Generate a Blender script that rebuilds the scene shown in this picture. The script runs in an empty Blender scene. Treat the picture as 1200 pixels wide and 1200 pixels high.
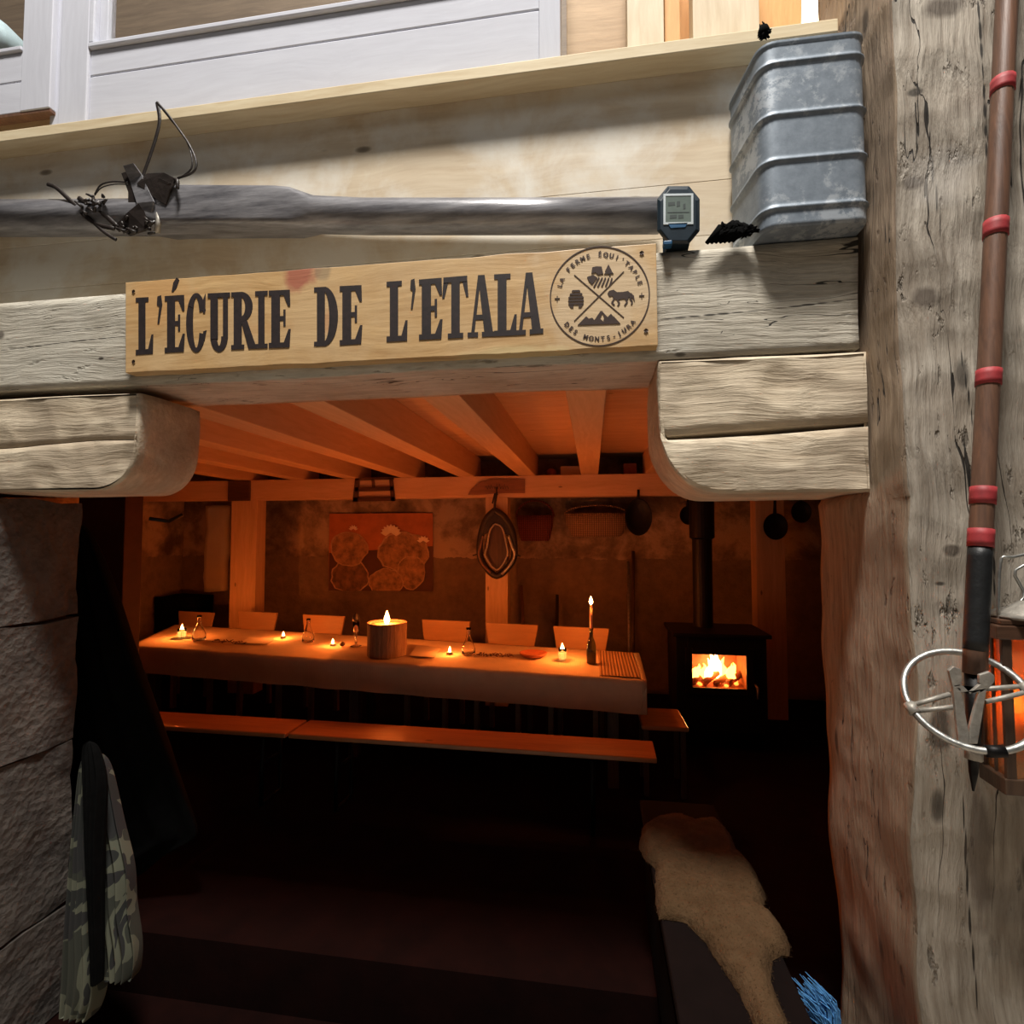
import bpy, bmesh, math, random
from mathutils import Vector, Matrix, noise
SC = bpy.context.scene
COL = SC.collection
PI = math.pi
F = 620.0
HZ, VX = 627.0, 694.0
CZ = 1.65
# ------------------------------------------------------------------ camera
cam_d = bpy.data.cameras.new('camera'); cam = bpy.data.objects.new('camera', cam_d); COL.objects.link(cam)
cam_d.sensor_width = 36; cam_d.lens = F/1200*36; cam_d.clip_start = 0.02
pitch = math.atan((HZ-600)/F); yaw = math.atan((VX-600)/F)
cam.location = (0, 0, CZ); cam.rotation_euler = (PI/2+pitch, 0, yaw)
SC.camera = cam
RM = cam.rotation_euler.to_matrix()
def ray(px, py): return RM @ Vector(((px-600)/F, -(py-600)/F, -1))
def P(px, py, Y):
    r = ray(px, py); k = Y/r.y
    return Vector((r.x*k, Y, CZ+r.z*k))
def Pz(px, py, z):
    r = ray(px, py); k = (z-CZ)/r.z
    return Vector((r.x*k, r.y*k, z))
SC.view_settings.view_transform = 'Standard'; SC.view_settings.look = 'None'
SC.view_settings.gamma = 1; SC.view_settings.use_curve_mapping = False; SC.view_settings.exposure = 0.0
# ------------------------------------------------------------------ materials
def newmat(name):
    m = bpy.data.materials.new(name); m.use_nodes = True
    nt = m.node_tree; b = nt.nodes['Principled BSDF']
    return m, nt, b
def N(nt, t, **kw):
    n = nt.nodes.new(t)
    for k, v in kw.items():
        if k in n.inputs: n.inputs[k].default_value = v
        else: setattr(n, k, v)
    return n
def ramp(nt, fac, stops, interp='LINEAR'):
    r = nt.nodes.new('ShaderNodeValToRGB'); r.color_ramp.interpolation = interp
    e = r.color_ramp.elements
    while len(e) < len(stops): e.new(.5)
    for i, (p, c) in enumerate(stops):
        e[i].position = p
        if not isinstance(c, (tuple, list)): c = (c, c, c)
        e[i].color = (*c[:3], 1)
    nt.links.new(fac, r.inputs[0]); return r
def mixc(nt, fac, a, b, mode='MIX'):
    m = nt.nodes.new('ShaderNodeMix'); m.data_type = 'RGBA'; m.blend_type = mode
    for s, v in ((m.inputs[0], fac), (m.inputs[6], a), (m.inputs[7], b)):
        if isinstance(v, (int, float)): s.default_value = v
        elif isinstance(v, (tuple, list)): s.default_value = (*v[:3], 1)
        else: nt.links.new(v, s)
    return m.outputs[2]
def coords(nt, sc, off=(0, 0, 0)):
    t = nt.nodes.new('ShaderNodeTexCoord'); mp = nt.nodes.new('ShaderNodeMapping')
    mp.inputs['Scale'].default_value = sc; mp.inputs['Location'].default_value = off
    nt.links.new(t.outputs['Object'], mp.inputs[0]); return mp.outputs[0]
def noise_n(nt, vec, scale, detail=6, rough=.6, dist=0.0):
    n = N(nt, 'ShaderNodeTexNoise', Scale=scale, Detail=detail, Roughness=rough, Distortion=dist)
    nt.links.new(vec, n.inputs['Vector']); return n.outputs[0]
def bump(nt, b, h, strength=.5, dist=.01):
    bp = N(nt, 'ShaderNodeBump', Strength=strength, Distance=dist)
    nt.links.new(h, bp.inputs['Height']); nt.links.new(bp.outputs[0], b.inputs['Normal']); return bp
def math_n(nt, op, a, b=None):
    m = nt.nodes.new('ShaderNodeMath'); m.operation = op
    for i, v in enumerate((a, b)):
        if v is None: continue
        if isinstance(v, (int, float)): m.inputs[i].default_value = v
        else: nt.links.new(v, m.inputs[i])
    return m.outputs[0]
def wood(name, light, dark, axis='X', grain=1.0, rough=.65, bs=.35, knots=.0, cracks=0.0, facets=0.0, patch=None, patch_amt=.5, bd=.006, off=(0, 0, 0), fine=1.0):
    m, nt, b = newmat(name)
    s = {'X': (.6, 9, 9), 'Y': (9, .6, 9), 'Z': (9, 9, .6)}[axis]
    iso = coords(nt, (1, 1, 1), off)
    # warp grain a little around knots
    wn = N(nt, 'ShaderNodeTexNoise', Scale=2.2, Detail=2)
    nt.links.new(iso, wn.inputs['Vector'])
    vm = nt.nodes.new('ShaderNodeVectorMath'); vm.operation = 'MULTIPLY_ADD'
    nt.links.new(wn.outputs['Color'], vm.inputs[0]); vm.inputs[1].default_value = (.09, .09, .09); nt.links.new(iso, vm.inputs[2])
    mp = nt.nodes.new('ShaderNodeMapping'); mp.inputs['Scale'].default_value = s
    nt.links.new(vm.outputs[0], mp.inputs[0]); st = mp.outputs[0]
    g = noise_n(nt, st, 1.6*grain, 8, .7)
    g2 = noise_n(nt, st, 7*grain*fine, 5, .65)
    gm = math_n(nt, 'ADD', math_n(nt, 'MULTIPLY', g, .5), math_n(nt, 'MULTIPLY', g2, .5))
    r = ramp(nt, gm, [(.36, dark), (.62, light)])
    c = r.outputs[0]
    h = gm
    if patch:
        pn = noise_n(nt, iso, 3.2, 7, .62, .3)
        pr = ramp(nt, pn, [(.42, 0.0), (.60, 1.0)])
        c = mixc(nt, math_n(nt, 'MULTIPLY', pr.outputs[0], patch_amt), c, patch)
    if knots:
        mk = nt.nodes.new('ShaderNodeMapping'); mk.inputs['Scale'].default_value = {'X': (1.6, 4, 4), 'Y': (4, 1.6, 4), 'Z': (4, 4, 1.6)}[axis]
        nt.links.new(iso, mk.inputs[0])
        v = N(nt, 'ShaderNodeTexVoronoi', Scale=1.5); nt.links.new(mk.outputs[0], v.inputs['Vector'])
        kr = ramp(nt, v.outputs['Distance'], [(.0, 1.0), (.05*knots+.02, .8), (.09*knots+.03, 0.0)])
        c = mixc(nt, kr.outputs[0], c, tuple(x*.35 for x in dark))
    if cracks:
        ff = nt.nodes.new('ShaderNodeMapping'); ff.inputs['Scale'].default_value = {'X': (9, 34, 34), 'Y': (34, 9, 34), 'Z': (34, 34, 9)}[axis]
        nt.links.new(vm.outputs[0], ff.inputs[0])
        fk = ramp(nt, noise_n(nt, ff.outputs[0], 1.1, 4, .6), [(.60, 0.0), (.68, 1.0)]).outputs[0]
        area_ = ramp(nt, noise_n(nt, iso, 3.3, 3), [(.42, 0.0), (.62, .75)]).outputs[0]
        fk = math_n(nt, 'MULTIPLY', fk, area_)
        c = mixc(nt, fk, c, tuple(x*.45 for x in dark)); h = math_n(nt, 'SUBTRACT', h, math_n(nt, 'MULTIPLY', fk, .5))
        mk = nt.nodes.new('ShaderNodeMapping'); mk.inputs['Scale'].default_value = {'X': (.22, 3.2, 3.2), 'Y': (3.2, .22, 3.2), 'Z': (3.2, 3.2, .22)}[axis]
        nt.links.new(vm.outputs[0], mk.inputs[0])
        rn = noise_n(nt, mk.outputs[0], 1.5, 5, .55, .2)
        rd = math_n(nt, 'ABSOLUTE', math_n(nt, 'SUBTRACT', rn, .5))
        gt = ramp(nt, noise_n(nt, iso, 1.7, 3), [(.50, 0.0), (.70, .006*cracks)]).outputs[0]
        cr = ramp(nt, math_n(nt, 'DIVIDE', rd, math_n(nt, 'ADD', gt, .0004)), [(.6, 1.0), (1.0, 0.0)]).outputs[0]
        c = mixc(nt, cr, c, tuple(x*.12 for x in dark))
        h = math_n(nt, 'SUBTRACT', h, math_n(nt, 'MULTIPLY', cr, .8))
    if facets:
        vf = N(nt, 'ShaderNodeTexVoronoi', Scale=9, feature='SMOOTH_F1', Smoothness=.35); nt.links.new(vm.outputs[0], vf.inputs['Vector'])
        h = math_n(nt, 'ADD', h, math_n(nt, 'MULTIPLY', vf.outputs['Distance'], facets))
    nt.links.new(c, b.inputs['Base Color'])
    b.inputs['Roughness'].default_value = rough
    bump(nt, b, h, bs, bd)
    return m
def plain(name, col, rough=.6, metal=0.0, vary=.25, scale=12, bs=.0, **kw):
    m, nt, b = newmat(name)
    c = noise_n(nt, coords(nt, (1, 1, 1)), scale, 6, .6)
    r = ramp(nt, c, [(.3, tuple(x*(1-vary) for x in col)), (.7, tuple(min(1, x*(1+vary*.5)) for x in col))])
    nt.links.new(r.outputs[0], b.inputs['Base Color'])
    b.inputs['Roughness'].default_value = rough; b.inputs['Metallic'].default_value = metal
    for k, v in kw.items(): b.inputs[k].default_value = v
    if bs: bump(nt, b, c, bs, .01)
    return m
def emis(name, col, s):
    m, nt, b = newmat(name)
    b.inputs['Base Color'].default_value = (*col, 1); b.inputs['Emission Color'].default_value = (*col, 1); b.inputs['Emission Strength'].default_value = s
    return m
def glass(name, col=(1, 1, 1), rough=.02, ior=1.45):
    m, nt, b = newmat(name)
    b.inputs['Base Color'].default_value = (*col, 1); b.inputs['Transmission Weight'].default_value = 1
    b.inputs['Roughness'].default_value = rough; b.inputs['IOR'].default_value = ior
    return m
M = {}
M['pine_wall'] = wood('pine_wall', (.74, .63, .47), (.58, .46, .32), 'X', .6, .6, .12, knots=.6, patch=(.82, .79, .71), patch_amt=.8)
M['sill'] = wood('sill_pine', (.72, .62, .43), (.56, .44, .27), 'X', .8, .55, .12, knots=.3)
M['white_wood'] = wood('white_painted_wood', (.57, .585, .65), (.50, .51, .57), 'X', .8, .9, .12)
M['white_wood_v'] = wood('white_painted_wood_upright', (.57, .585, .65), (.50, .51, .57), 'Z', .8, .9, .12)
for _m in ('white_wood', 'white_wood_v', 'pine_wall', 'sill'):
    M[_m].node_tree.nodes['Principled BSDF'].inputs['Specular IOR Level'].default_value = .15
M['grey_beam'] = wood('weathered_beam', (.62, .57, .47), (.31, .275, .215), 'X', 1.5, .8, .8, knots=.2, cracks=1.0, patch=(.70, .67, .58), patch_amt=.5, bd=.012)
M['lintel_beam'] = M['grey_beam']
M['corbel'] = wood('hewn_corbel', (.78, .67, .50), (.52, .41, .28), 'X', .8, .75, .6, knots=.8, patch=(.36, .28, .20), patch_amt=.6, bd=.02, facets=1.6)
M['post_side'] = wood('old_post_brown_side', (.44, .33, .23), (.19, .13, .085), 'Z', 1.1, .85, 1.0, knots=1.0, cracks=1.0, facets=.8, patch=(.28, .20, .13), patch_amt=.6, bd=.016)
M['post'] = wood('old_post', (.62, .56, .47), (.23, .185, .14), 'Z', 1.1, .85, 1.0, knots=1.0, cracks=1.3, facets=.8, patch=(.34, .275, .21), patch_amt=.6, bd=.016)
M['sign'] = wood('sign_board', (.74, .49, .23), (.46, .26, .10), 'X', .9, .5, .35, knots=.25, patch=(.70, .50, .28), patch_amt=.5)
def stain(m, spots):
    nt = m.node_tree; b = nt.nodes['Principled BSDF']; link = b.inputs['Base Color'].links[0]; c = link.from_socket
    t = nt.nodes.new('ShaderNodeTexCoord')
    nn = N(nt, 'ShaderNodeTexNoise', Scale=14, Detail=4); nt.links.new(t.outputs['Object'], nn.inputs['Vector'])
    for (ctr, rad, col, amt) in spots:
        vm = nt.nodes.new('ShaderNodeVectorMath'); vm.operation = 'SUBTRACT'; nt.links.new(t.outputs['Object'], vm.inputs[0]); vm.inputs[1].default_value = ctr
        v2 = nt.nodes.new('ShaderNodeVectorMath'); v2.operation = 'DIVIDE'; nt.links.new(vm.outputs[0], v2.inputs[0]); v2.inputs[1].default_value = rad
        v3 = nt.nodes.new('ShaderNodeVectorMath'); v3.operation = 'LENGTH'; nt.links.new(v2.outputs[0], v3.inputs[0])
        d = math_n(nt, 'ADD', v3.outputs['Value'], math_n(nt, 'MULTIPLY', math_n(nt, 'SUBTRACT', nn.outputs[0], .5), 1.4))
        c = mixc(nt, ramp(nt, d, [(.55, amt), (1.0, 0.0)]).outputs[0], c, col)
    nt.links.new(c, b.inputs['Base Color'])
M['burnt'] = plain('burnt_lettering', (.022, .012, .012), .7, 0, .5, 60)
M['burnt_line'] = plain('burnt_thin_lines', (.045, .02, .012), .7, 0, .3, 60)
M['joist'] = wood('joist_pine', (.66, .45, .27), (.54, .34, .18), 'Y', .7, .6, .15, knots=.4)
M['beam'] = wood('beam_pine', (.68, .46, .28), (.54, .34, .18), 'X', .7, .6, .15, knots=.4)
M['ipost'] = wood('inner_post_pine', (.66, .45, .27), (.50, .32, .17), 'Z', .7, .6, .2, knots=.4)
M['ceil'] = wood('ceiling_pine_boards', (.66, .46, .27), (.52, .33, .17), 'X', .8, .6, .15, knots=.4)
M['bench'] = wood('varnished_bench', (.50, .22, .08), (.34, .13, .05), 'X', .8, .3, .15, knots=.5)
M['dark_wood'] = wood('dark_old_wood', (.10, .055, .03), (.04, .02, .012), 'Z', 1, .5, .3)
M['dark_wood_x'] = wood('dark_old_wood_flat', (.12, .06, .035), (.05, .025, .015), 'X', 1, .35, .3)
M['chair'] = wood('chair_board', (.40, .24, .12), (.31, .18, .09), 'X', .8, .5, .1)
M['log'] = wood('log_bark', (.38, .24, .14), (.16, .09, .05), 'Z', 1.5, .8, .8, bd=.01)
M['black'] = plain('black_cloth', (.004, .004, .004), .95, 0, .4, 30, **{'Specular IOR Level': .05})
M['leather'] = plain('black_leather', (.025, .018, .015), .45, 0, .4, 30, .3)
M['iron'] = plain('black_iron', (.009, .008, .008), .5, .6, .4, 30, .2)
M['steel'] = plain('worn_steel', (.50, .50, .47), .42, .85, .35, 40, .2)
M['alum'] = plain('dull_cast_aluminium', (.42, .39, .34), .55, .5, .3, 60, .2)
for _k in ('black', 'floor', 'hide', 'bench_dark'): pass
M['rubber'] = plain('black_rubber_wrap', (.012, .013, .014), .5, 0, .3, 40, .2)
M['red_tape'] = plain('faded_red_tape', (.38, .035, .04), .6, 0, .3, 50)
M['cane'] = wood('brown_cane', (.20, .10, .06), (.09, .05, .035), 'Z', 1.5, .45, .3)
M['wax'] = plain('cream_wax', (.85, .68, .45), .5, 0, .05, 10, **{'Subsurface Weight': .3})
M['flame'] = emis('flame', (1, .50, .14), 45)
M['ember'] = emis('ember', (1, .16, .02), 5)
M['fire'] = emis('fire', (1, .36, .05), 10)
M['firehot'] = emis('fire_core', (1, .60, .2), 18)
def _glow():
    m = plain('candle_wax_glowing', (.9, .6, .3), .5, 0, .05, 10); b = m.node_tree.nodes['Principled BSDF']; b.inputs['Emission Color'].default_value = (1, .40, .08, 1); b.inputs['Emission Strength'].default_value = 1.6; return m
M['glow_wax'] = _glow()  # emission imitates flame light shining through the wax
M['glass'] = glass('clear_glass')
M['dark_glass'] = glass('dark_green_bottle_glass', (.10, .12, .05))
M['candle_tint_glass'] = plain('candle_tint_pane', (1.0, .50, .18), .15, 0, .1, 20, **{'Transmission Weight': .75})  # amber tint stands in for candle light on the wood inside
M['terracotta'] = plain('terracotta', (.42, .14, .07), .6, 0, .2, 20)
M['paper'] = plain('folded_paper', (.75, .66, .52), .8, 0, .05, 10)
M['wicker'] = None
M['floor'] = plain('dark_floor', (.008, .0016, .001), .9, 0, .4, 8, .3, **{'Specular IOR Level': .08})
M['screw'] = plain('rusty_screw', (.05, .03, .02), .5, .6, .3, 60)
# whitewashed pine wall with horizontal board seams
def _pinewall():
    m = M['pine_wall']; return m
# galvanised tin
def _zinc():
    m, nt, b = newmat('galvanised_zinc')
    v = coords(nt, (1, 1, 1))
    n1 = noise_n(nt, v, 5, 6, .7, .3); n2 = noise_n(nt, v, 26, 8, .75)
    c = ramp(nt, n2, [(.3, (.16, .195, .235)), (.7, (.27, .315, .37))]).outputs[0]
    # blotchy pale oxide
    mk = math_n(nt, 'MULTIPLY', ramp(nt, n1, [(.50, 0.0), (.56, 1.0)]).outputs[0], ramp(nt, n2, [(.44, 0.0), (.50, 1.0)]).outputs[0])
    c = mixc(nt, math_n(nt, 'MULTIPLY', mk, .6), c, (.50, .54, .58))
    nt.links.new(c, b.inputs['Base Color']); b.inputs['Metallic'].default_value = .25; b.inputs['Roughness'].default_value = .5
    bump(nt, b, n2, .15, .004); return m
M['zinc'] = _zinc()
def _stone(name, a, bcol, sc=6, bs=1.0, bd=.04):
    m, nt, b = newmat(name); v = coords(nt, (1, 1, 1))
    n1 = noise_n(nt, v, sc, 10, .68); n2 = noise_n(nt, v, sc*5, 8, .7)
    vo = N(nt, 'ShaderNodeTexVoronoi', Scale=sc*5.5); nt.links.new(v, vo.inputs['Vector'])
    c = ramp(nt, n1, [(.32, a), (.68, bcol)]).outputs[0]
    nt.links.new(c, b.inputs['Base Color']); b.inputs['Roughness'].default_value = .95
    h = math_n(nt, 'ADD', math_n(nt, 'MULTIPLY', n1, .5), math_n(nt, 'ADD', math_n(nt, 'MULTIPLY', n2, .35), math_n(nt, 'MULTIPLY', vo.outputs['Distance'], .25)))
    bump(nt, b, h, bs, bd); return m
M['stone'] = _stone('rough_tuff_blocks', (.045, .038, .033), (.13, .112, .095), 7, 1.0, .035)
def _backwall():
    m, nt, b = newmat('old_plastered_stone_wall'); t = nt.nodes.new('ShaderNodeTexCoord'); v = t.outputs['Object']
    sp = nt.nodes.new('ShaderNodeSeparateXYZ'); nt.links.new(v, sp.inputs[0])
    n1 = noise_n(nt, v, 2.2, 8, .65, .2); n2 = noise_n(nt, v, 9, 8, .7)
    low = ramp(nt, n2, [(.3, (.18, .13, .095)), (.7, (.29, .215, .15))]).outputs[0]
    up = ramp(nt, n1, [(.36, (.12, .085, .06)), (.47, (.26, .19, .13)), (.58, (.52, .39, .27))]).outputs[0]
    st = N(nt, 'ShaderNodeTexVoronoi', Scale=3.4, feature='DISTANCE_TO_EDGE'); nt.links.new(v, st.inputs['Vector'])
    zz = math_n(nt, 'ADD', sp.outputs[2], math_n(nt, 'MULTIPLY', n2, .10))
    c = mixc(nt, math_n(nt, 'GREATER_THAN', zz, 1.46), low, up)
    nt.links.new(c, b.inputs['Base Color']); b.inputs['Roughness'].default_value = .9
    bump(nt, b, math_n(nt, 'ADD', n1, n2), .8, .03); return m
M['backwall'] = _backwall()
def _cloth():
    m, nt, b = newmat('linen_tablecloth'); v = coords(nt, (1, 1, 1))
    w1 = N(nt, 'ShaderNodeTexWave', Scale=26, Distortion=.6); w1.bands_direction = 'X'; nt.links.new(v, w1.inputs[0])
    w2 = N(nt, 'ShaderNodeTexWave', Scale=26, Distortion=.6); w2.bands_direction = 'Y'; nt.links.new(v, w2.inputs[0])
    n = noise_n(nt, v, 5, 5)
    c = ramp(nt, n, [(.3, (.56, .46, .34)), (.7, (.68, .57, .43))]).outputs[0]
    nt.links.new(c, b.inputs['Base Color']); b.inputs['Roughness'].default_value = .85
    bump(nt, b, math_n(nt, 'ADD', w1.outputs['Fac'], w2.outputs['Fac']), .25, .004); return m
M['cloth'] = _cloth()
def _camo():
    m, nt, b = newmat('camouflage_cloth'); v = coords(nt, (1, 1, .8))
    n1 = noise_n(nt, v, 6.5, 2, .4, .6); n2 = noise_n(nt, v, 8, 2, .4, .5)
    c = ramp(nt, n1, [(0, (.035, .038, .028)), (.46, (.11, .115, .08)), (.56, (.018, .02, .018))], 'CONSTANT').outputs[0]
    k = ramp(nt, n2, [(0, 0.0), (.56, 1.0)], 'CONSTANT').outputs[0]
    c = mixc(nt, k, c, (.02, .02, .02)); nt.links.new(c, b.inputs['Base Color']); b.inputs['Roughness'].default_value = .9
    return m
M['camo'] = _camo()
def _hide():
    m, nt, b = newmat('sheepskin'); v = coords(nt, (1, 1, 1))
    n = noise_n(nt, v, 9, 7, .7); n2 = noise_n(nt, v, 70, 4, .7)
    c = ramp(nt, n, [(.3, (.062, .034, .015)), (.7, (.11, .064, .032))]).outputs[0]
    nt.links.new(c, b.inputs['Base Color']); b.inputs['Roughness'].default_value = .95; b.inputs['Specular IOR Level'].default_value = .1
    bump(nt, b, math_n(nt, 'ADD', n, math_n(nt, 'MULTIPLY', n2, .4)), .8, .02); return m
M['hide'] = _hide()
def _wick(name, a, d):
    m, nt, b = newmat(name); v = coords(nt, (1, 1, 1))
    w1 = N(nt, 'ShaderNodeTexWave', Scale=14); w1.bands_direction = 'X'; nt.links.new(v, w1.inputs[0])
    w2 = N(nt, 'ShaderNodeTexWave', Scale=22); w2.bands_direction = 'Z'; nt.links.new(v, w2.inputs[0])
    f = math_n(nt, 'MULTIPLY', w1.outputs['Fac'], w2.outputs['Fac'])
    c = ramp(nt, f, [(.05, d), (.5, a)]).outputs[0]; nt.links.new(c, b.inputs['Base Color'])
    bump(nt, b, f, 1, .01); b.inputs['Roughness'].default_value = .7; return m
M['wicker'] = _wick('woven_willow', (.60, .40, .23), (.22, .13, .07))
M['red_wicker'] = _wick('red_brown_willow', (.34, .08, .05), (.12, .025, .015))
M['paint_sky'] = plain('painting_ground', (.52, .17, .06), .6, 0, .3, 6)
M['paint_dark'] = plain('painting_water', (.09, .03, .02), .6, 0, .3, 6)
M['paint_leaf'] = plain('painting_leaf', (.40, .22, .11), .6, 0, .7, 14)
M['paint_leaf2'] = plain('painting_dim_leaf', (.20, .10, .05), .6, 0, .7, 14)
M['paint_rim'] = plain('painting_leaf_rim', (.52, .33, .19), .6, 0, .4, 30)
M['paint_petal'] = plain('painting_petal', (.95, .78, .58), .6, 0, .15, 14)
M['blue_bristle'] = plain('blue_plastic_bristle', (.12, .36, .72), .4, 0, .5, 60)  # plain blue plastic for the bristles
M['lcd'] = plain('lcd_screen', (.17, .21, .19), .2, 0, .15, 30)
M['lcd_digit'] = plain('lcd_segments', (.06, .075, .07), .4, 0, .1, 30)
M['watch_case'] = plain('blue_black_plastic', (.018, .03, .042), .3, 0, .2, 30)
M['watch_ring'] = plain('silver_ring', (.72, .78, .80), .3, .3, .05, 30)
M['watch_blue'] = plain('blue_plastic', (.02, .10, .22), .4, 0, .2, 30)
M['shaft'] = None
def _shaft():
    m, nt, b = newmat('polished_dark_shaft'); v = coords(nt, (.6, 5, 5))
    n = noise_n(nt, v, 6, 8, .7)
    c = ramp(nt, n, [(.35, (.09, .088, .098)), (.66, (.30, .295, .31))]).outputs[0]
    nt.links.new(c, b.inputs['Base Color']); b.inputs['Roughness'].default_value = .32; b.inputs['Metallic'].default_value = .15
    bump(nt, b, n, .3, .005); return m
M['shaft'] = _shaft()
M['loft_osb'] = wood('loft_board', (.48, .33, .19), (.36, .24, .13), 'X', 1, .7, .2)
M['loft_stud'] = wood('loft_stud', (.70, .60, .44), (.58, .47, .32), 'Z', 1, .7, .2, knots=.3)
M['loft_orange'] = wood('loft_warm_board', (.72, .40, .15), (.58, .30, .10), 'Z', 1, .7, .2)
M['bluegrey'] = plain('pale_blue_shade', (.42, .55, .60), .6)
M['window_light'] = emis('bright_daylit_gap', (1, .93, .72), 2.2)
def _pane():
    m, nt, b = newmat('window_pane')
    b.inputs['Base Color'].default_value = (1, 1, 1, 1); b.inputs['Transmission Weight'].default_value = 1; b.inputs['Roughness'].default_value = .0; b.inputs['IOR'].default_value = 1.3
    return m
M['pane'] = _pane()
# ------------------------------------------------------------------ mesh builder
class MB:
    def __init__(s): s.v = []; s.f = []; s.mi = []
    def add(s, vs, fs, mi=0):
        o = len(s.v); s.v += [Vector(v) for v in vs]; s.f += [[o+i for i in f] for f in fs]; s.mi += [mi]*len(fs); return s
    def box(s, x0, x1, y0, y1, z0, z1, mi=0):
        return s.hexa([(x0, y0, z0), (x1, y0, z0), (x1, y1, z0), (x0, y1, z0), (x0, y0, z1), (x1, y0, z1), (x1, y1, z1), (x0, y1, z1)], mi)
    def hexa(s, p, mi=0):
        return s.add(p, [(0, 3, 2, 1), (4, 5, 6, 7), (0, 1, 5, 4), (1, 2, 6, 5), (2, 3, 7, 6), (3, 0, 4, 7)], mi)
    def prism(s, poly, d, mi=0):            # poly: 3D points, d: extrusion vector
        n = len(poly); p = [Vector(q) for q in poly]; d = Vector(d)
        fs = [list(range(n)), list(range(2*n-1, n-1, -1))]+[[i, i+n, (i+1) % n+n, (i+1) % n] for i in range(n)]
        return s.add(p+[q+d for q in p], fs, mi)
    def loft(s, rings, cap=True, mi=0, closed=True):
        n = len(rings[0]); vs = [q for r in rings for q in r]; fs = []
        for k in range(len(rings)-1):
            for i in range(n if closed else n-1):
                j = (i+1) % n; fs.append([k*n+i, k*n+j, (k+1)*n+j, (k+1)*n+i])
        if cap: fs += [list(range(n-1, -1, -1)), [(len(rings)-1)*n+i for i in range(n)]]
        return s.add(vs, fs, mi)
    def lathe(s, c, prof, seg=24, sx=1, sy=1, mi=0, cap=True):
        c = Vector(c)
        return s.loft([[c+Vector((r*sx*math.cos(2*PI*i/seg), r*sy*math.sin(2*PI*i/seg), z)) for i in range(seg)] for r, z in prof], cap, mi)
    def tube(s, pts, r, seg=8, mi=0, flat=1.0, up=None):
        pts = [Vector(p) for p in pts]; n = len(pts); rs = r if isinstance(r, (list, tuple)) else [r]*n
        rings = []; prev = None
        for i in range(n):
            t = (pts[min(i+1, n-1)]-pts[max(i-1, 0)]).normalized()
            if prev is None:
                a = Vector((0, 0, 1)) if abs(t.z) < .9 else Vector((1, 0, 0))
                if up: a = Vector(up)
            else: a = prev
            b = (a-t*a.dot(t)).normalized(); c = t.cross(b); prev = b
            rings.append([pts[i]+(b*math.cos(2*PI*k/seg)+c*math.sin(2*PI*k/seg)*flat)*rs[i] for k in range(seg)])
        return s.loft(rings, True, mi)
    def torus(s, c, R, r, u, v, seg=48, sr=8, mi=0):
        u = Vector(u).normalized(); v = Vector(v).normalized(); w = u.cross(v); c = Vector(c); vs = []; fs = []
        for i in range(seg):
            a = 2*PI*i/seg; d = u*math.cos(a)+v*math.sin(a)
            for k in range(sr):
                b = 2*PI*k/sr; vs.append(c+d*(R+r*math.cos(b))+w*r*math.sin(b))
        for i in range(seg):
            for k in range(sr): fs.append([i*sr+k, ((i+1) % seg)*sr+k, ((i+1) % seg)*sr+(k+1) % sr, i*sr+(k+1) % sr])
        return s.add(vs, fs, mi)
    def hewn(s, x0, x1, y0, y1, z0, z1, step=.03, amp=.006, seed=0, scale=5, shape=None, stretch=(1, 1, 1)):
        bm = bmesh.new(); lo = Vector((x0, y0, z0)); hi = Vector((x1, y1, z1)); L = hi-lo
        n = [max(1, int(round(L[i]/step))) for i in range(3)]
        cache = {}
        def V(i, j, k):
            key = (i, j, k)
            if key not in cache: cache[key] = bm.verts.new((lo.x+L.x*i/n[0], lo.y+L.y*j/n[1], lo.z+L.z*k/n[2]))
            return cache[key]
        for k in (0, n[2]):
            for i in range(n[0]):
                for j in range(n[1]):
                    q = [V(i, j, k), V(i+1, j, k), V(i+1, j+1, k), V(i, j+1, k)]; bm.faces.new(q if k else q[::-1])
        for j in (0, n[1]):
            for i in range(n[0]):
                for k in range(n[2]):
                    q = [V(i, j, k), V(i+1, j, k), V(i+1, j, k+1), V(i, j, k+1)]; bm.faces.new(q[::-1] if j else q)
        for i in (0, n[0]):
            for j in range(n[1]):
                for k in range(n[2]):
                    q = [V(i, j, k), V(i, j+1, k), V(i, j+1, k+1), V(i, j, k+1)]; bm.faces.new(q if i else q[::-1])
        for v in bm.verts:
            p = v.co.copy()
            if shape: v.co = shape(v.co.copy())
            q = Vector((p.x*stretch[0], p.y*stretch[1], p.z*stretch[2]))*scale+Vector((seed*7.3, seed*3.1, seed))
            nv = noise.noise_vector(q)*amp+noise.noise_vector(q*3.3)*amp*.35
            v.co += nv
        bm.verts.index_update(); s.add([v.co.copy() for v in bm.verts], [[v.index for v in f.verts] for f in bm.faces]); bm.free(); return s
    def build(s, name, mat, parent=None, smooth=False, bevel=0, weld=False):
        me = bpy.data.meshes.new(name)
        if parent is not None: org = Vector(parent['_org'])
        else:
            xs = [v.x for v in s.v]; ys = [v.y for v in s.v]; zs = [v.z for v in s.v]
            org = Vector(((min(xs)+max(xs))/2, (min(ys)+max(ys))/2, min(zs)))
        me.from_pydata([v-org for v in s.v], [], s.f)
        mats = mat if isinstance(mat, (list, tuple)) else [mat]
        for m in mats: me.materials.append(m)
        for p, i in zip(me.polygons, s.mi): p.material_index = i; p.use_smooth = smooth
        bm = bmesh.new(); bm.from_mesh(me); bmesh.ops.recalc_face_normals(bm, faces=bm.faces); bm.to_mesh(me); bm.free()
        o = bpy.data.objects.new(name, me); COL.objects.link(o)
        if parent is None: o.location = org
        else: o.parent = parent
        if bevel:
            b = o.modifiers.new('bevel', 'BEVEL'); b.width = bevel; b.segments = 2; b.limit_method = 'ANGLE'
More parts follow.
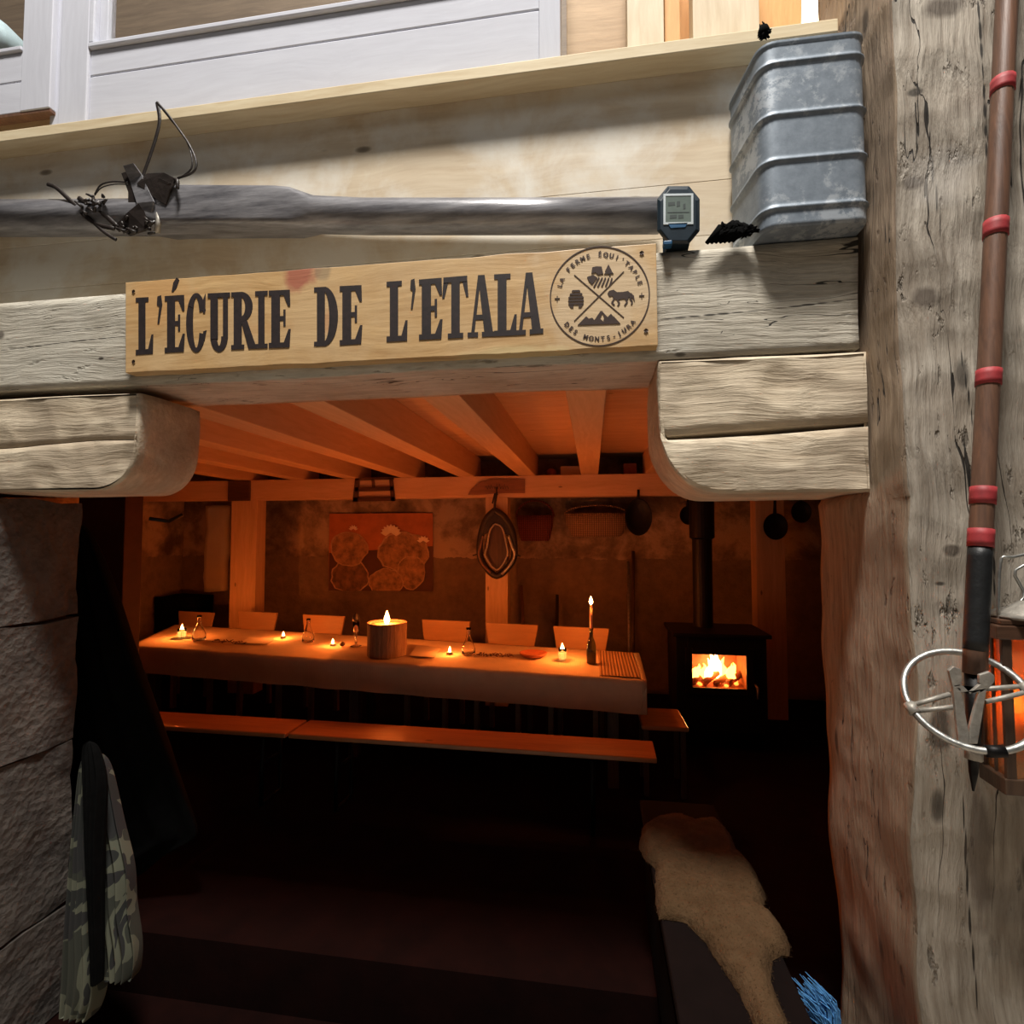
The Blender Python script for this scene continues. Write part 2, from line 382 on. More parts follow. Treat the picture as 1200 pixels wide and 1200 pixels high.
        o['_org'] = tuple(org)
        return o
def tag(o, label, cat, group=None):
    o['label'] = label; o['category'] = cat
    if group: o['group'] = group
    return o
def thing(name, loc, label, cat, group=None):
    o = bpy.data.objects.new(name, None); COL.objects.link(o); o.location = loc; o.empty_display_size = .05
    o['_org'] = tuple(loc); return tag(o, label, cat, group)
def struct(o): o['kind'] = 'structure'; return o
def children(o): return [c for c in bpy.data.objects if c.parent == o]
def copy_tree(o, loc, label=None, rz=None, parent=None):
    c = o.copy(); COL.objects.link(c)
    if parent is None:
        c.location = loc
        if rz is not None: c.rotation_euler.z = rz
        if label: c['label'] = label
    else: c.parent = parent
    for ch in children(o): copy_tree(ch, None, parent=c)
    return c

# ================================================================== SETTING
YL, YB = 1.575, 1.885            # lintel front / back
YW = 1.75                        # upper wall face
YBM = 5.10                       # inner beam front
ZJ = P(691, 556, YBM).z; ZC = CZ+(ZJ-CZ)*1.386
print('ZJ', ZJ, ZC)           # joist bottom, ceiling underside
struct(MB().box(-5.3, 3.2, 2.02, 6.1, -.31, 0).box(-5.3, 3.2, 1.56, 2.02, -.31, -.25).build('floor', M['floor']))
struct(MB().box(-5.3, 3.8, -4, 1.558, -.31, -.25).build('floor_hall', plain('bounce_hall_floor', (.55, .47, .38), .8)))  # unseen floor, added pale to bounce light up under lintel and sill
struct(MB().hewn(-5.0, 3.0, 5.75, 6.0, 0, 3.0, .08, .02, 3, 4).build('wall_back', M['backwall'], smooth=True))
struct(MB().box(-5.1, -4.9, 1.93, 5.75, 0, 3.0).build('wall_left', M['backwall']))
struct(MB().box(2.4, 2.6, 1.93, 5.75, 0, 3.0).build('wall_right', M['backwall']))
# ceiling boards of the low room (each board 14 cm)
mb = MB(); y = YB+.005; k = 0
while y < YBM+.07:
    mb.box(-4.9, 2.4, y, y+.136, ZC, ZC+.025+.001*(k % 2)); y += .139; k += 1
mb.box(-4.9, 2.4, YB, 5.75, ZC+.027, ZC+.05)
struct(mb.build('ceiling', M['ceil'], bevel=.002))
# upper facade wall above the lintel
zs_lt = P(900, 286, YL).z
zl_top = 2.515
mb = MB()
z_sill = P(440, 131, YW).z
zz = [zl_top, 2.62, 2.80, z_sill]
for a, b_ in zip(zz[:-1], zz[1:]): mb.box(-3.4, .748, YW, YB, a+.001, b_)
mb.box(-3.4, .748, YW+.01, YB+.02, zl_top, z_sill)
wf = struct(mb.build('wall_front', M['pine_wall'], bevel=.0015))
# masonry jamb, left: courses of rough blocks
XJ = P(87, 900, YB+.03).x-.004
print('XJ', XJ)
mb = MB()
cz = [-.25, P(80, 1060, 1.9).z, P(86, 868, 1.9).z, P(88, 722, 1.9).z, 1.79]
for i in range(4):
    a, b_ = cz[i], cz[i+1]
    mb.hewn(-2.9, XJ-.006*(i % 2), 1.40, YB+.03, a+.006, b_-.006, .035, .012, i+2, 7)
mb.box(-2.88, XJ-.03, 1.45, YB, -.25, 1.775)
struct(mb.build('wall_entrance', M['stone'], smooth=False))
struct(MB().box(-5.2, -2.9, 1.6, YB, -.25, 3).build('wall_blocker_left', M['stone']))  # out-of-view wall piece added to block light left of the jamb
struct(MB().box(1.36, 3.2, 1.6, YB, -.25, 4.2).build('wall_blocker_right', M['post']))  # out-of-view wall piece added to block light right of the post
# sill shelf
ys = YW/1.048
zt = z_sill
mb = MB().box(-3.4, .748, ys, YB+.02, zt, zt+.042)
struct(mb.build('trim_1', M['sill'], bevel=.003))

# ================================================================== LINTEL, CORBELS, POST
zl0 = P(300, 455, 1.72).z
print('lintel bottom', zl0, 'top', zs_lt, P(70, 460, YL).z, P(900, 418, YL).z, P(70, 339, YL).z, 'corbel', P(70, 575, YL).z, P(900, 577, YL).z)
zl0 = P(700, 457, YB).z
ZT = P(900, 286, YL).z
def lshape(v): return v
lt = MB().hewn(-2.9, P(1006, 350, YL).x, YL, YB, zl0, ZT, .025, .005, 5, 6, stretch=(.35, 1, 1)).build('lintel_beam', M['lintel_beam'], smooth=True)
tag(lt, 'long grey weathered lintel beam spanning the stable entrance behind the name sign', 'beam')
def arc_profile(xin, xout, z0, z1, r_x, r_z, n=14):
    # inner end rounded at the bottom; returns xz list
    sgn = 1 if xout > xin else -1
    pts = [(xout, z1), (xin, z1), (xin-sgn*.004, z1-.06)]
    for i in range(n+1):
        a = PI/2*i/n
        pts.append((xin+sgn*(r_x-r_x*math.cos(a)), z0+r_z-r_z*math.sin(a)))
    pts.append((xout, z0)); return pts
def corbel(name, xin, xout, z0, z1, rx, rz, crack, label, y0=YL, y1=None, seed=1):
    y1 = y1 or YB-.03
    pr = arc_profile(xin, xout, z0, z1, rx, rz)
    # dense outline
    den = []
    for (a, b_) in zip(pr, pr[1:]+pr[:1]):
        d = math.hypot(a[0]-b_[0], a[1]-b_[1]); n = max(1, int(d/.03))
        for i in range(n): den.append((a[0]+(b_[0]-a[0])*i/n, a[1]+(b_[1]-a[1])*i/n))
    cx = sum(p[0] for p in den)/len(den); czz = (z0+z1)/2
    mb = MB(); rings = []
    ysl = [y0, y0+.004, y0+.012]+[y0+.012+(y1-y0-.012)*i/10 for i in range(1, 11)]
    ins = [.012, .003, 0]+[0]*10
    for y, e in zip(ysl, ins):
        ring = []
        for (x, z) in den:
            dx, dz = cx-x, czz-z; l = math.hypot(dx, dz)
            q = Vector((x+dx/l*e, y, z+dz/l*e)); q += noise.noise_vector(Vector((q.x*3, q.y*6, q.z*6+seed*5)))*.005
            # crack groove along the front
            zc = crack(x); w = crack(x, True)
            ring.append(q)
        rings.append(ring)
    mb.loft(rings, cap=False)
    # back cap
    mb.add(rings[-1], [list(range(len(rings[-1])))])
    # front face as strips in x with a groove
    x_lo, x_hi = min(xin, xout), max(xin, xout)
    nx = int((x_hi-x_lo)/.02)
    def zlow(x):
        if (x-xin)*(1 if xout > xin else -1) < rx:
            t = 1-abs(x-xin)/rx; t = max(0, min(1, t)); return z0+rz-rz*math.sqrt(max(0, 1-t*t))
        return z0
    cols = []
    for i in range(nx+1):
        x = x_lo+.004+(x_hi-x_lo-.008)*i/nx
        zb = zlow(x)+.010; zt_ = z1-.010; zc = crack(x); w = crack(x, True)
        w = max(w, .0004)
        if zc-w < zb+.01: w0 = 0; zc = max(zc, zb+.02)
        col = []
        for k in range(8): col.append((x, y0, zb+(zc-w-zb)*k/7))
        col.append((x, y0+.05, zc-w*.3)); col.append((x, y0+.05, zc+w*.3))
        for k in range(8): col.append((x, y0, zc+w+(zt_-zc-w)*k/7))
        out = []
        for j, c in enumerate(col):
            q = Vector(c)
            if j not in (8, 9): q.y += noise.noise(Vector((q.x*7, seed*3., q.z*11)))*.007+noise.noise(Vector((q.x*20, seed, q.z*28)))*.002
            out.append(q)
        cols.append(out)
    mb.loft(cols, cap=False, closed=False)
    o = mb.build(name, M['corbel'], smooth=True); tag(o, label, 'corbel'); return o
zcL0 = P(90, 575, YL).z; zcL1 = P(90, 463, YL).z
zcR0 = P(930, 578, YL).z; zcR1 = P(900, 420, YL).z
xl = P(163, 480, YL).x; xr0 = P(772, 470, YL).x; xr1 = P(1019, 500, YL).x
def crL(x, w=False):
    if w: return .002
    return P(100, 520, YL).z+.010*math.sin((x+1.9)*6)
def crR(x, w=False):
    t = (x-xr0)/(xr1-xr0)
    if w: return .006+.004*math.sin(t*3)
    return P(775, 514, YL).z*(1-t)+P(1018, 497, YL).z*t
corbel('wooden_corbel', xl, -2.8, zcL0, zcL1, .16, .17, crL, 'pale hewn wooden corbel under the left end of the lintel, on the stone jamb', seed=1)
corbel('wooden_corbel', xr0, xr1+.0, zcR0, zl0-.004, .17, .20, crR, 'pale hewn wooden corbel with an open crack, under the right end of the lintel', seed=4)
XP = P(1017, 480, YL).x      # post left face
YP0 = XP*F/(1048-VX)*1.0
print('post x', XP, 'front', YP0)
YP0 = 1.42
def pshape(v):
    # irregular hewn left edge
    if v.x < XP+.3:
        wob = noise.noise(Vector((v.z*1.7, v.y*2, 4)))*.035+noise.noise(Vector((v.z*5, v.y*3, 9)))*.014
        if v.z > 1.75: wob = max(wob*.3, 0)
        k = max(0, 1-(v.x-XP)/.3)
        v.x += wob*k
    if v.y > 1.62 and v.z > 2.5: v.y -= .075*(v.y-1.62)/.28
    v.y += .02*noise.noise(Vector((v.x*4, v.z*2, 1)))*(1 if v.y < 1.5 else 0)
    return v
pm = MB().hewn(XP+.006, 1.34, YP0, 1.90, -.25, 3.9, .022, .007, 9, 7, pshape, (1, 1, .4))
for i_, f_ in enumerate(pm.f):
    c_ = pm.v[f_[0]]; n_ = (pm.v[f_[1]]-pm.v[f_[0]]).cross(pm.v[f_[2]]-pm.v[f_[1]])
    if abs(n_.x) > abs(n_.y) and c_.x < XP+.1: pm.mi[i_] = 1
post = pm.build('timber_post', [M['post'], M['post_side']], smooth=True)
tag(post, 'massive old hewn timber post with knots and cracks, right of the entrance', 'post')

def CK(loc, y, x0, y0, x1, y1, w=.003, n=7, col=(.02, .016, .012), vert=False):
    out = []
    for i in range(n):
        t = (i+.5)/n; c = P(x0+(x1-x0)*t, y0+(y1-y0)*t, y)-loc
        L = (P(x1, y1, y)-P(x0, y0, y)).length/n*.62; ww = w*(1-abs(t-.5)*1.2)
        out.append((tuple(c), (ww, .3, L) if vert else (L, .3, ww), col, .95))
    return out
ll = lt.location.copy()
stain(M['grey_beam'], CK(ll, YL, 0, 411, 70, 402)+CK(ll, YL, 70, 402, 147, 394)+CK(ll, YL, 60, 391, 147, 380, .0022)+CK(ll, YL, 772, 375, 890, 364, .004)+CK(ll, YL, 890, 364, 1006, 350, .003)
      +[(tuple(P(118, 420, YL)-ll), (.014, .3, .007), (.03, .02, .015), .9), (tuple(P(0, 393, YL)-ll), (.02, .3, .02), (.08, .06, .045), .8)])
pl_ = post.location.copy()
def KN(px, py, rx, rz, col=(.10, .075, .055), a=.85): return (tuple(P(px, py, YP0)-pl_), (rx, .5, rz), col, a)
stain(M['post'], CK(pl_, YP0, 1146, 0, 1150, 100, .005, 4, vert=True)+CK(pl_, YP0, 1150, 100, 1154, 188, .007, 4, vert=True)+CK(pl_, YP0, 1080, 120, 1104, 280, .003, 5, vert=True)+CK(pl_, YP0, 1128, 410, 1142, 500, .003, 4, vert=True)
      +CK(pl_, YP0, 1165, 600, 1166, 700, .004, 4, vert=True)+CK(pl_, YP0, 1128, 930, 1150, 1190, .004, 6, vert=True)
      +[KN(1103, 12, .05, .04), KN(1070, 113, .02, .012, (.05, .04, .03)), KN(1085, 345, .035, .03), KN(1118, 645, .022, .016), KN(1102, 684, .018, .008, (.03, .02, .015)), KN(1100, 855, .03, .06), KN(1125, 190, .06, .02, (.5, .46, .40), .5), KN(1070, 215, .03, .02, (.12, .09, .07)), KN(1100, 205, .09, .09, (.55, .51, .46), .45), KN(1060, 1000, .02, .12, (.16, .12, .085)), KN(1150, 1000, .03, .2, (.14, .10, .075), .6)])
# ================================================================== WINDOWS ABOVE THE SILL
ZS = zt+.042
yw = YW-.005                 # window frame face
def wx(px, py=80): return P(px, py, yw).x
def wz(px, py): return P(px, py, yw).z
ZTOP = 4.1
w1 = thing('window_1', (wx(360), yw, ZS), 'x', 'x')
for k_ in ('label', 'category'): del w1[k_]
struct(w1)
xa, xb_, xc, xd, xe = wx(62, 130), wx(76, 140), wx(104, 130), wx(632, 60), wx(657, 60)
MB().box(xb_-.02, xc, yw-.012, yw+.06, ZS, ZTOP).build('window_post', M['white_wood_v'], w1, bevel=.004)
MB().box(xa-.01, xb_-.018, yw-.004, yw+.06, ZS, ZTOP).build('window_post', M['white_wood_v'], w1, bevel=.004)
MB().box(xd, xe, yw-.012, yw+.06, ZS, ZTOP).build('window_post', M['white_wood_v'], w1, bevel=.004)
zb = [ZS+.001, wz(104, 131), wz(104, 90), wz(104, 60)]
zb[1] = ZS+.018
MB().box(xc, xd, yw, yw+.05, ZS+.001, zb[1]-.003).build('bottom_rail', M['white_wood'], w1, bevel=.002)
MB().box(xc, xd, yw, yw+.05, zb[1], zb[2]-.002).box(xc, xd, yw, yw+.05, zb[2]+.002, zb[3]).build('board_panel', M['white_wood'], w1, bevel=.004)
MB().box(xc, xd, yw-.014, yw+.05, zb[3]+.002, zb[3]+.022).box(xc, xc+.022, yw-.012, yw+.05, zb[3]+.022, ZTOP).build('glazing_bead', M['white_wood'], w1, bevel=.004)
MB().box(xc+.022, xc+.06, yw+.012, yw+.05, zb[3]+.022, ZTOP).build('sash_stile', M['white_wood_v'], w1, bevel=.003)
MB().box(xc+.05, xd, yw+.028, yw+.032, zb[3]+.02, ZTOP).build('pane', M['pane'], w1)
# left window, sash set proud
w2 = thing('window_2', (wx(10), yw, ZS), 'x', 'x')
for k_ in ('label', 'category'): del w2[k_]
struct(w2)
ysh = yw-.03
xs1 = P(60, 60, ysh).x; xs0 = P(26, 60, ysh).x
z0s = P(40, 128, ysh).z
zr = P(15, 62, ysh).z
MB().box(xs0, xs1, ysh, ysh+.05, z0s, ZTOP).build('sash_stile', M['white_wood_v'], w2, bevel=.003)
MB().box(-3.2, xs0, ysh+.004, ysh+.045, z0s, P(10, 97, ysh).z).box(-3.2, xs0, ysh+.004, ysh+.045, P(10, 97, ysh).z+.004, zr).build('board_panel', M['white_wood'], w2, bevel=.003)
MB().box(-3.2, xs0, ysh-.006, ysh+.045, zr+.003, zr+.02).build('glazing_bead', M['white_wood'], w2, bevel=.003)
MB().box(-3.2, xs1, ysh+.004, ysh+.05, z0s-.012, z0s-.001).build('bottom_rail', M['cane'], w2)
MB().box(-3.2, xs1, yw+.01, yw+.06, ZS, z0s-.012).build('frame_rail', M['loft_osb'], w2)
MB().box(-3.2, xs0, ysh+.024, ysh+.028, zr+.02, ZTOP).build('pane', M['pane'], w2)
# round pale thing behind the left pane
o = MB().lathe(P(-12, 52, 1.95), [(.02, -.09), (.12, -.07), (.15, -.02), (.14, .03), (.09, .08), (.01, .10)], 28).build('round_lampshade', M['bluegrey'], smooth=True)
tag(o, 'pale blue rounded shade behind the upper left window pane', 'lampshade')
# loft room behind
struct(MB().box(-3.4, 1.9, YB+.02, 4.9, ZC+.05, ZC+.08).build('floor_loft', M['loft_osb']))
struct(MB().box(-4.4, 0.12, 2.5, 2.56, ZC+.08, 6.2).build('wall_loft', wood('dim_loft_wall', (.17, .125, .085), (.11, .08, .055), 'X', 1, .7, .2)))
def stud(p0, p1, py, y, m, d=.06, lab='', ztop=ZTOP, tilt=0, name='timber_stud', cat='stud'):
    a = P(p0, py, y).x; b_ = P(p1, py, y).x
    zq = ZS if y < YB else ZC+.081
    o = MB().hexa([(a, y, zq), (b_, y, zq), (b_, y+d, zq), (a, y+d, zq), (a+tilt, y, ztop), (b_+tilt, y, ztop), (b_+tilt, y+d, ztop), (a+tilt, y+d, ztop)]).build(name, m, bevel=.002)
    return tag(o, lab, cat)
stud(735, 778, 25, 1.80, M['loft_stud'], .06, 'pale pine stud on the upper sill, just right of the white window frame')
stud(812, 890, 22, 1.78, M['loft_stud'], .07, 'wide pale pine stud with a dark knot on the upper sill, nearest the tin')
stud(664, 734, 25, 1.98, M['loft_osb'], .02, 'brown board set back between the white window frame and pine stud', name='loft_board', cat='board')
stud(779, 797, 25, 1.86, M['loft_orange'], .12, 'warm orange batten between the two pale studs above the sill', name='timber_batten', cat='batten')
stud(792, 818, 25, 2.06, M['loft_orange'], .03, 'warm orange board standing behind the orange batten', name='loft_board', cat='board')
stud(868, 926, 25, 2.05, M['loft_orange'], .05, 'slanted warm orange brace above the tin', tilt=.06, name='timber_brace', cat='brace')
o = MB().box(P(900, 20, 2.3).x, P(1010, 20, 2.3).x, 2.3, 2.32, ZS-.05, ZTOP+.2).build('window_3', M['window_light']); struct(o)

# ================================================================== SIGN
YS = YL-.045
tl, tr, br, bl = P(147, 331, YS), P(769, 285, YS), P(771, 405, YS), P(147, 437, YS)
sign = thing('name_sign', (0, YL, zl0), "long pine sign board lettered L'ÉCURIE DE L'ETALA with a round emblem, on the lintel", 'sign')
def between(a, b_, t): return a+(b_-a)*t
nS = 60; rings = []
for i in range(nS+1):
    t = i/nS; a = between(bl, br, t); b_ = between(tl, tr, t)
    w1_ = noise.noise(Vector((t*14, 3, 0)))*.004+noise.noise(Vector((t*50, 3, 0)))*.0015; w2_ = noise.noise(Vector((t*14, 9, 0)))*.003
    a = a+Vector((0, 0, w1_)); b_ = b_+Vector((0, 0, w2_))
    rings.append([a, a+Vector((0, YL-YS-.002, 0)), b_+Vector((0, YL-YS-.002, 0)), b_])
board = MB().loft(rings).build('board', M['sign'], sign, bevel=.002)
_so = Vector((0, YL, zl0))
def SL(px, py): return tuple(P(px, py, YS)-_so)
stain(M['sign'], [(SL(352, 322), (.060, .2, .085), (.42, .12, .08), .85), (SL(378, 318), (.03, .2, .035), (.30, .22, .14), .6), (SL(300, 385), (.12, .2, .035), (.58, .33, .14), .5),
                  (SL(190, 350), (.14, .2, .10), (.66, .36, .14), .55), (SL(700, 345), (.22, .2, .2), (.74, .58, .38), .6), (SL(600, 415), (.2, .2, .03), (.72, .58, .30), .6), (SL(385, 375), (.03, .2, .05), (.55, .24, .12), .5)])
def S(px, py, e=.0012): return P(px, py, YS-e)
tops = [(160, 349), (200, 346.5), (240, 344), (340, 339.5), (370, 336.6), (424, 334), (455, 330), (500, 327), (548, 323), (580, 321.5), (636, 318.5)]
bases = [(160, 416), (200, 413), (313, 408), (396, 405), (424, 403), (455, 400.5), (519, 397), (548, 395.5), (606, 393), (636, 390.5)]
def interp(tab, x):
    if x <= tab[0][0]: return tab[0][1]
    for (a, b_), (c, d) in zip(tab, tab[1:]):
        if x <= c: return b_+(d-b_)*(x-a)/(c-a)
    return tab[-1][1]
let = MB(); LK = 0
def poly(px0, px1, pts):
    q = []
    for u, v in pts:
        x = px0+u*(px1-px0); q.append(S(x, interp(bases, x)+(interp(tops, x)-interp(bases, x))*v))
    global LK
    LK += 1; q = [v+Vector((0, -.000035*(LK % 23), 0)) for v in q]
    let.prism(q, (0, .0022, 0))
def arcs(px0, px1, cx, cy, ro, ri, a0, a1, n=18):
    for i in range(n):
        p = []
        for a in (a0+(a1-a0)*i/n, a0+(a1-a0)*(i+1)/n): p.append(a)
        c0, s0, c1, s1 = math.cos(p[0]), math.sin(p[0]), math.cos(p[1]), math.sin(p[1])
        poly(px0, px1, [(cx+ro[0]*c0, cy+ro[1]*s0), (cx+ro[0]*c1, cy+ro[1]*s1), (cx+ri[0]*c1, cy+ri[1]*s1), (cx+ri[0]*c0, cy+ri[1]*s0)])
def R_(x0, x1, a, b_, c, d): poly(x0, x1, [(a, c), (b_, c), (b_, d), (a, d)])
def gL(x0, x1):
    R_(x0, x1, .16, .56, 0, 1); R_(x0, x1, 0, .74, .92, 1); R_(x0, x1, 0, 1, 0, .09); poly(x0, x1, [(.72, .08), (1, 0), (1.02, .34), (.92, .34)])
def gE(x0, x1):
    R_(x0, x1, .12, .52, 0, 1); R_(x0, x1, 0, .95, .91, 1); R_(x0, x1, 0, .95, 0, .09)
    poly(x0, x1, [(.68, .93), (.98, 1), (1.0, .72), (.90, .72)]); poly(x0, x1, [(.68, .07), (.97, 0), (1.02, .32), (.92, .32)])
    R_(x0, x1, .5, .72, .47, .55); R_(x0, x1, .68, .78, .37, .66)
def gI(x0, x1): R_(x0, x1, .25, .75, 0, 1); R_(x0, x1, 0, 1, .92, 1); R_(x0, x1, 0, 1, 0, .08)
def gD(x0, x1):
    R_(x0, x1, .12, .45, 0, 1); R_(x0, x1, 0, .5, .92, 1); R_(x0, x1, 0, .5, 0, .08)
    arcs(x0, x1, .42, .5, (.58, .5), (.22, .42), -PI/2, PI/2)
def gC(x0, x1):
    arcs(x0, x1, .5, .5, (.5, .52), (.17, .44), .42, 2*PI-.42, 26); poly(x0, x1, [(.83, .66), (.93, .66), (.95, 1), (.8, .86)]); poly(x0, x1, [(.84, .34), (1, .36), (.92, .2), (.8, .16)])
def gU(x0, x1):
    R_(x0, x1, .12, .46, .2, 1); R_(x0, x1, .70, .92, .2, 1); R_(x0, x1, 0, .58, .92, 1); R_(x0, x1, .58, 1.02, .92, 1)
    arcs(x0, x1, .52, .24, (.40, .27), (.10, .16), PI, 2*PI)
def gR(x0, x1):
    R_(x0, x1, .10, .42, 0, 1); R_(x0, x1, 0, .45, .92, 1); R_(x0, x1, 0, .52, 0, .08)
    arcs(x0, x1, .40, .74, (.46, .26), (.16, .17), -PI/2, PI/2); poly(x0, x1, [(.38, .52), (.62, .52), (.98, .06), (1.0, 0), (.70, 0)])
def gT(x0, x1):
    R_(x0, x1, .34, .68, 0, 1); R_(x0, x1, .02, .98, .91, 1); R_(x0, x1, .20, .82, 0, .08)
    poly(x0, x1, [(.03, 1), (.22, .93), (.06, .66), (-.03, .66)]); poly(x0, x1, [(.97, 1), (.78, .93), (.94, .66), (1.03, .66)])
def gA(x0, x1):
    poly(x0, x1, [(.38, 1), (.62, 1), (.94, .04), (.62, .04)]); poly(x0, x1, [(.38, 1), (.48, .96), (.24, .04), (.12, .04)])
    R_(x0, x1, 0, .38, 0, .08); R_(x0, x1, .52, 1.02, 0, .08); R_(x0, x1, .26, .66, .28, .36)
def gap(x0, x1): poly(x0, x1, [(.2, 1), (.8, 1.02), (1, .85), (.5, .52), (.2, .52), (.5, .82), (.1, .85)])
for g, a, b_ in ((gL, 159, 179), (gap, 183, 190), (gE, 193, 216), (gC, 218, 242), (gU, 243.5, 269), (gR, 271, 300), (gI, 299, 313.5), (gE, 315, 340),
                 (gD, 368, 396), (gE, 398, 424), (gL, 453, 477), (gap, 480, 487), (gE, 491, 518), (gT, 519, 548), (gA, 548, 580), (gL, 579, 605), (gA, 604, 636)):
    g(a, b_)
let.prism([S(201, 342), S(203, 331), S(207, 325), S(210, 328), S(207, 337), S(203, 342)], (0, .0022, 0))
let.build('lettering', M['burnt'], sign)
# emblem
em = MB(); CX, CY, RR = 703, 347, 58
def E(dx, dy): return S(CX+dx, CY+dy-.035*dx, .0014)
EK = 0
def ez(q):
    global EK
    EK += 1; return [v+Vector((0, -.00003*(EK % 19), 0)) for v in q]
def eline(a, b_, w=1.2):
    d = Vector((b_[0]-a[0], b_[1]-a[1])).normalized()*w*.5; n = (-d[1], d[0])
    em.prism(ez([E(a[0]+n[0], a[1]+n[1]), E(b_[0]+n[0], b_[1]+n[1]), E(b_[0]-n[0], b_[1]-n[1]), E(a[0]-n[0], a[1]-n[1])]), (0, .0022, 0))
def epoly(pts): em.prism(ez([E(*p) for p in pts]), (0, .0022, 0))
for i in range(96):
    a0 = 2*PI*i/96; a1 = 2*PI*(i+1)/96; q = []
    for r, a in ((RR+.7, a0), (RR+.7, a1), (RR-.7, a1), (RR-.7, a0)): q.append(E(r*math.cos(a), r*math.sin(a)))
    em.prism(q, (0, .0022, 0))
eline((-30, -26), (28, 26), 1.0); eline((28, -28), (-30, 28), 1.0)
# beehive
for k, (w, h) in enumerate(((5, 2.4), (7.5, 2.4), (9, 2.4), (9.3, 2.4), (9, 2.4))):
    yy = -9+k*3.7+2; epoly([(-28-w+1, yy-h/2), (-28+w-1, yy-h/2), (-28+w, yy), (-28+w-.5, yy+h/2), (-28-w+.5, yy+h/2), (-28-w, yy)])
epoly([(-36, 9.5), (-31, 9.5), (-31, 12.5), (-34, 12.5)]); epoly([(-25, 9.5), (-20, 9.5), (-22, 12.5), (-25, 12.5)])
# fields, tractor and tree
epoly([(-15, -23), (-8, -25), (-3, -22), (-9, -14), (-13, -18)])
for k in range(5): eline((-7+k*4.6, -11-k*.2), (-1+k*3.8, -22+k*.3), 1.6)
epoly([(-10, -27), (-9, -34), (-4, -35), (2, -34.5), (3, -30), (4, -26), (-2, -25), (-5, -28)])
epoly([(6, -29), (10, -37), (14, -29)]); epoly([(5, -25.5), (10, -33), (16, -26)]); eline((11, -26), (12, -23), 1.4)
# horse
epoly([(9, -3), (11, -6), (16, -7), (20, -4), (27, -4), (33, -5), (37, -1), (38, 4), (34, 2), (33, 5), (27, 4), (22, 5), (17, 4), (14, 0), (11, 1)])
for a, b_ in (((17, 3), (14, 8)), ((14, 8), (17, 11)), ((20, 4), (23, 9)), ((23, 9), (21, 12)), ((30, 3), (32, 8)), ((32, 8), (29, 12)), ((35, 3), (38, 8)), ((38, 8), (37, 11))): eline(a, b_, 1.7)
epoly([(36, -3), (40, 1), (41, 8), (38, 3)])
# mountains
epoly([(-26, 33), (-16, 23), (-13, 26), (-9, 25), (-2, 33)]); epoly([(-10, 33), (1, 17), (3, 20), (0, 26), (4, 30), (4, 33)])
epoly([(3, 33), (5, 25), (2, 17), (9, 25), (13, 21), (22, 33)]); epoly([(12, 33), (16, 24), (24, 33)])
for sx in (-50, 49): eline((sx-3, 1), (sx+3, 1), 1); eline((sx, -2), (sx, 4), 1)
em.build('emblem', M['burnt_line'], sign)
# arc text with the built-in font
def arctext(txt, R, a_mid, spacing, size, inside):
    vs = []; fs = []; dg = bpy.context.evaluated_depsgraph_get(); n = len(txt); out = MB()
    for i, ch in enumerate(txt):
        if ch == ' ': continue
        cu = bpy.data.curves.new('t', 'FONT'); cu.body = ch; cu.size = size; cu.align_x = 'CENTER'; cu.fill_mode = 'FRONT'; cu.offset = .35
        ob = bpy.data.objects.new('t', cu); COL.objects.link(ob); bpy.context.view_layer.update()
        me = ob.to_mesh()
        k = i-(n-1)/2
        a = a_mid+(k*spacing if not inside else -k*spacing)
        v2 = []
        for v in me.vertices:
            x, y = v.co.x, v.co.y
            if not inside: # top arc, upright outward
                r = R+y; dx = (r*math.cos(a)-x*math.sin(a)); dy = (r*math.sin(a)+x*math.cos(a))
                v2.append(E(dx, dy))
            else:
                r = R-y; dx = (r*math.cos(a)+x*math.sin(a)); dy = (r*math.sin(a)-x*math.cos(a))
                v2.append(E(dx, dy))
        out.add(v2, [list(p.vertices) for p in me.polygons])
        ob.to_mesh_clear(); bpy.data.objects.remove(ob); bpy.data.curves.remove(cu)
    return out
arctext("LA FERME ÉQUI'TABLE", 46.5, -PI/2, .142, 7.2, False).build('emblem_text', M['burnt_line'], sign)
arctext("DES MONTS-JURA", 52.5, PI/2, .135, 7.2, True).build('emblem_text', M['burnt_line'], sign)
for (x, y) in ((157, 342), (157, 424), (752, 297), (757, 388)):
    c = S(x, y, 0); MB().add([c+Vector((.0065*math.cos(t*PI/6), -.0016-.0015*(t % 2), .0065*math.sin(t*PI/6))) for t in range(12)]+[c+Vector((0, -.001, 0))], [[i, (i+1) % 12, 12] for i in range(12)]).build('screw', M['screw'], sign)

# ================================================================== THINGS ON THE LINTEL
# galvanised tin
tinb = ZT+.006
tz1 = P(950, 43, 1.50).z
foot = [(.472, 1.50), (.744, 1.503), (.744, 1.725), (.436, 1.735)]
def rring(pts, r, off, z, n=6):
    c = Vector((sum(p[0] for p in pts)/4, sum(p[1] for p in pts)/4)); out = []
    for i in range(4):
        p = Vector(pts[i]); a = Vector(pts[i-1]); b_ = Vector(pts[(i+1) % 4])
        da = (a-p).normalized(); db = (b_-p).normalized()
        for k in range(n+1):
            t = k/n; q = (p+da*r)*(1-t)**2+p*2*t*(1-t)+(p+db*r)*t*t
            d = (q-c).normalized(); q = q+d*off; out.append(Vector((q.x, q.y, z)))
    return out
tin = thing('zinc_tin', (.62, 1.62, tinb), 'grey blue galvanised ribbed tin standing on the lintel against the post', 'tin')
H = tz1-tinb; rings = []; zsr = []
ribs = [.10, .355, .60, .88]
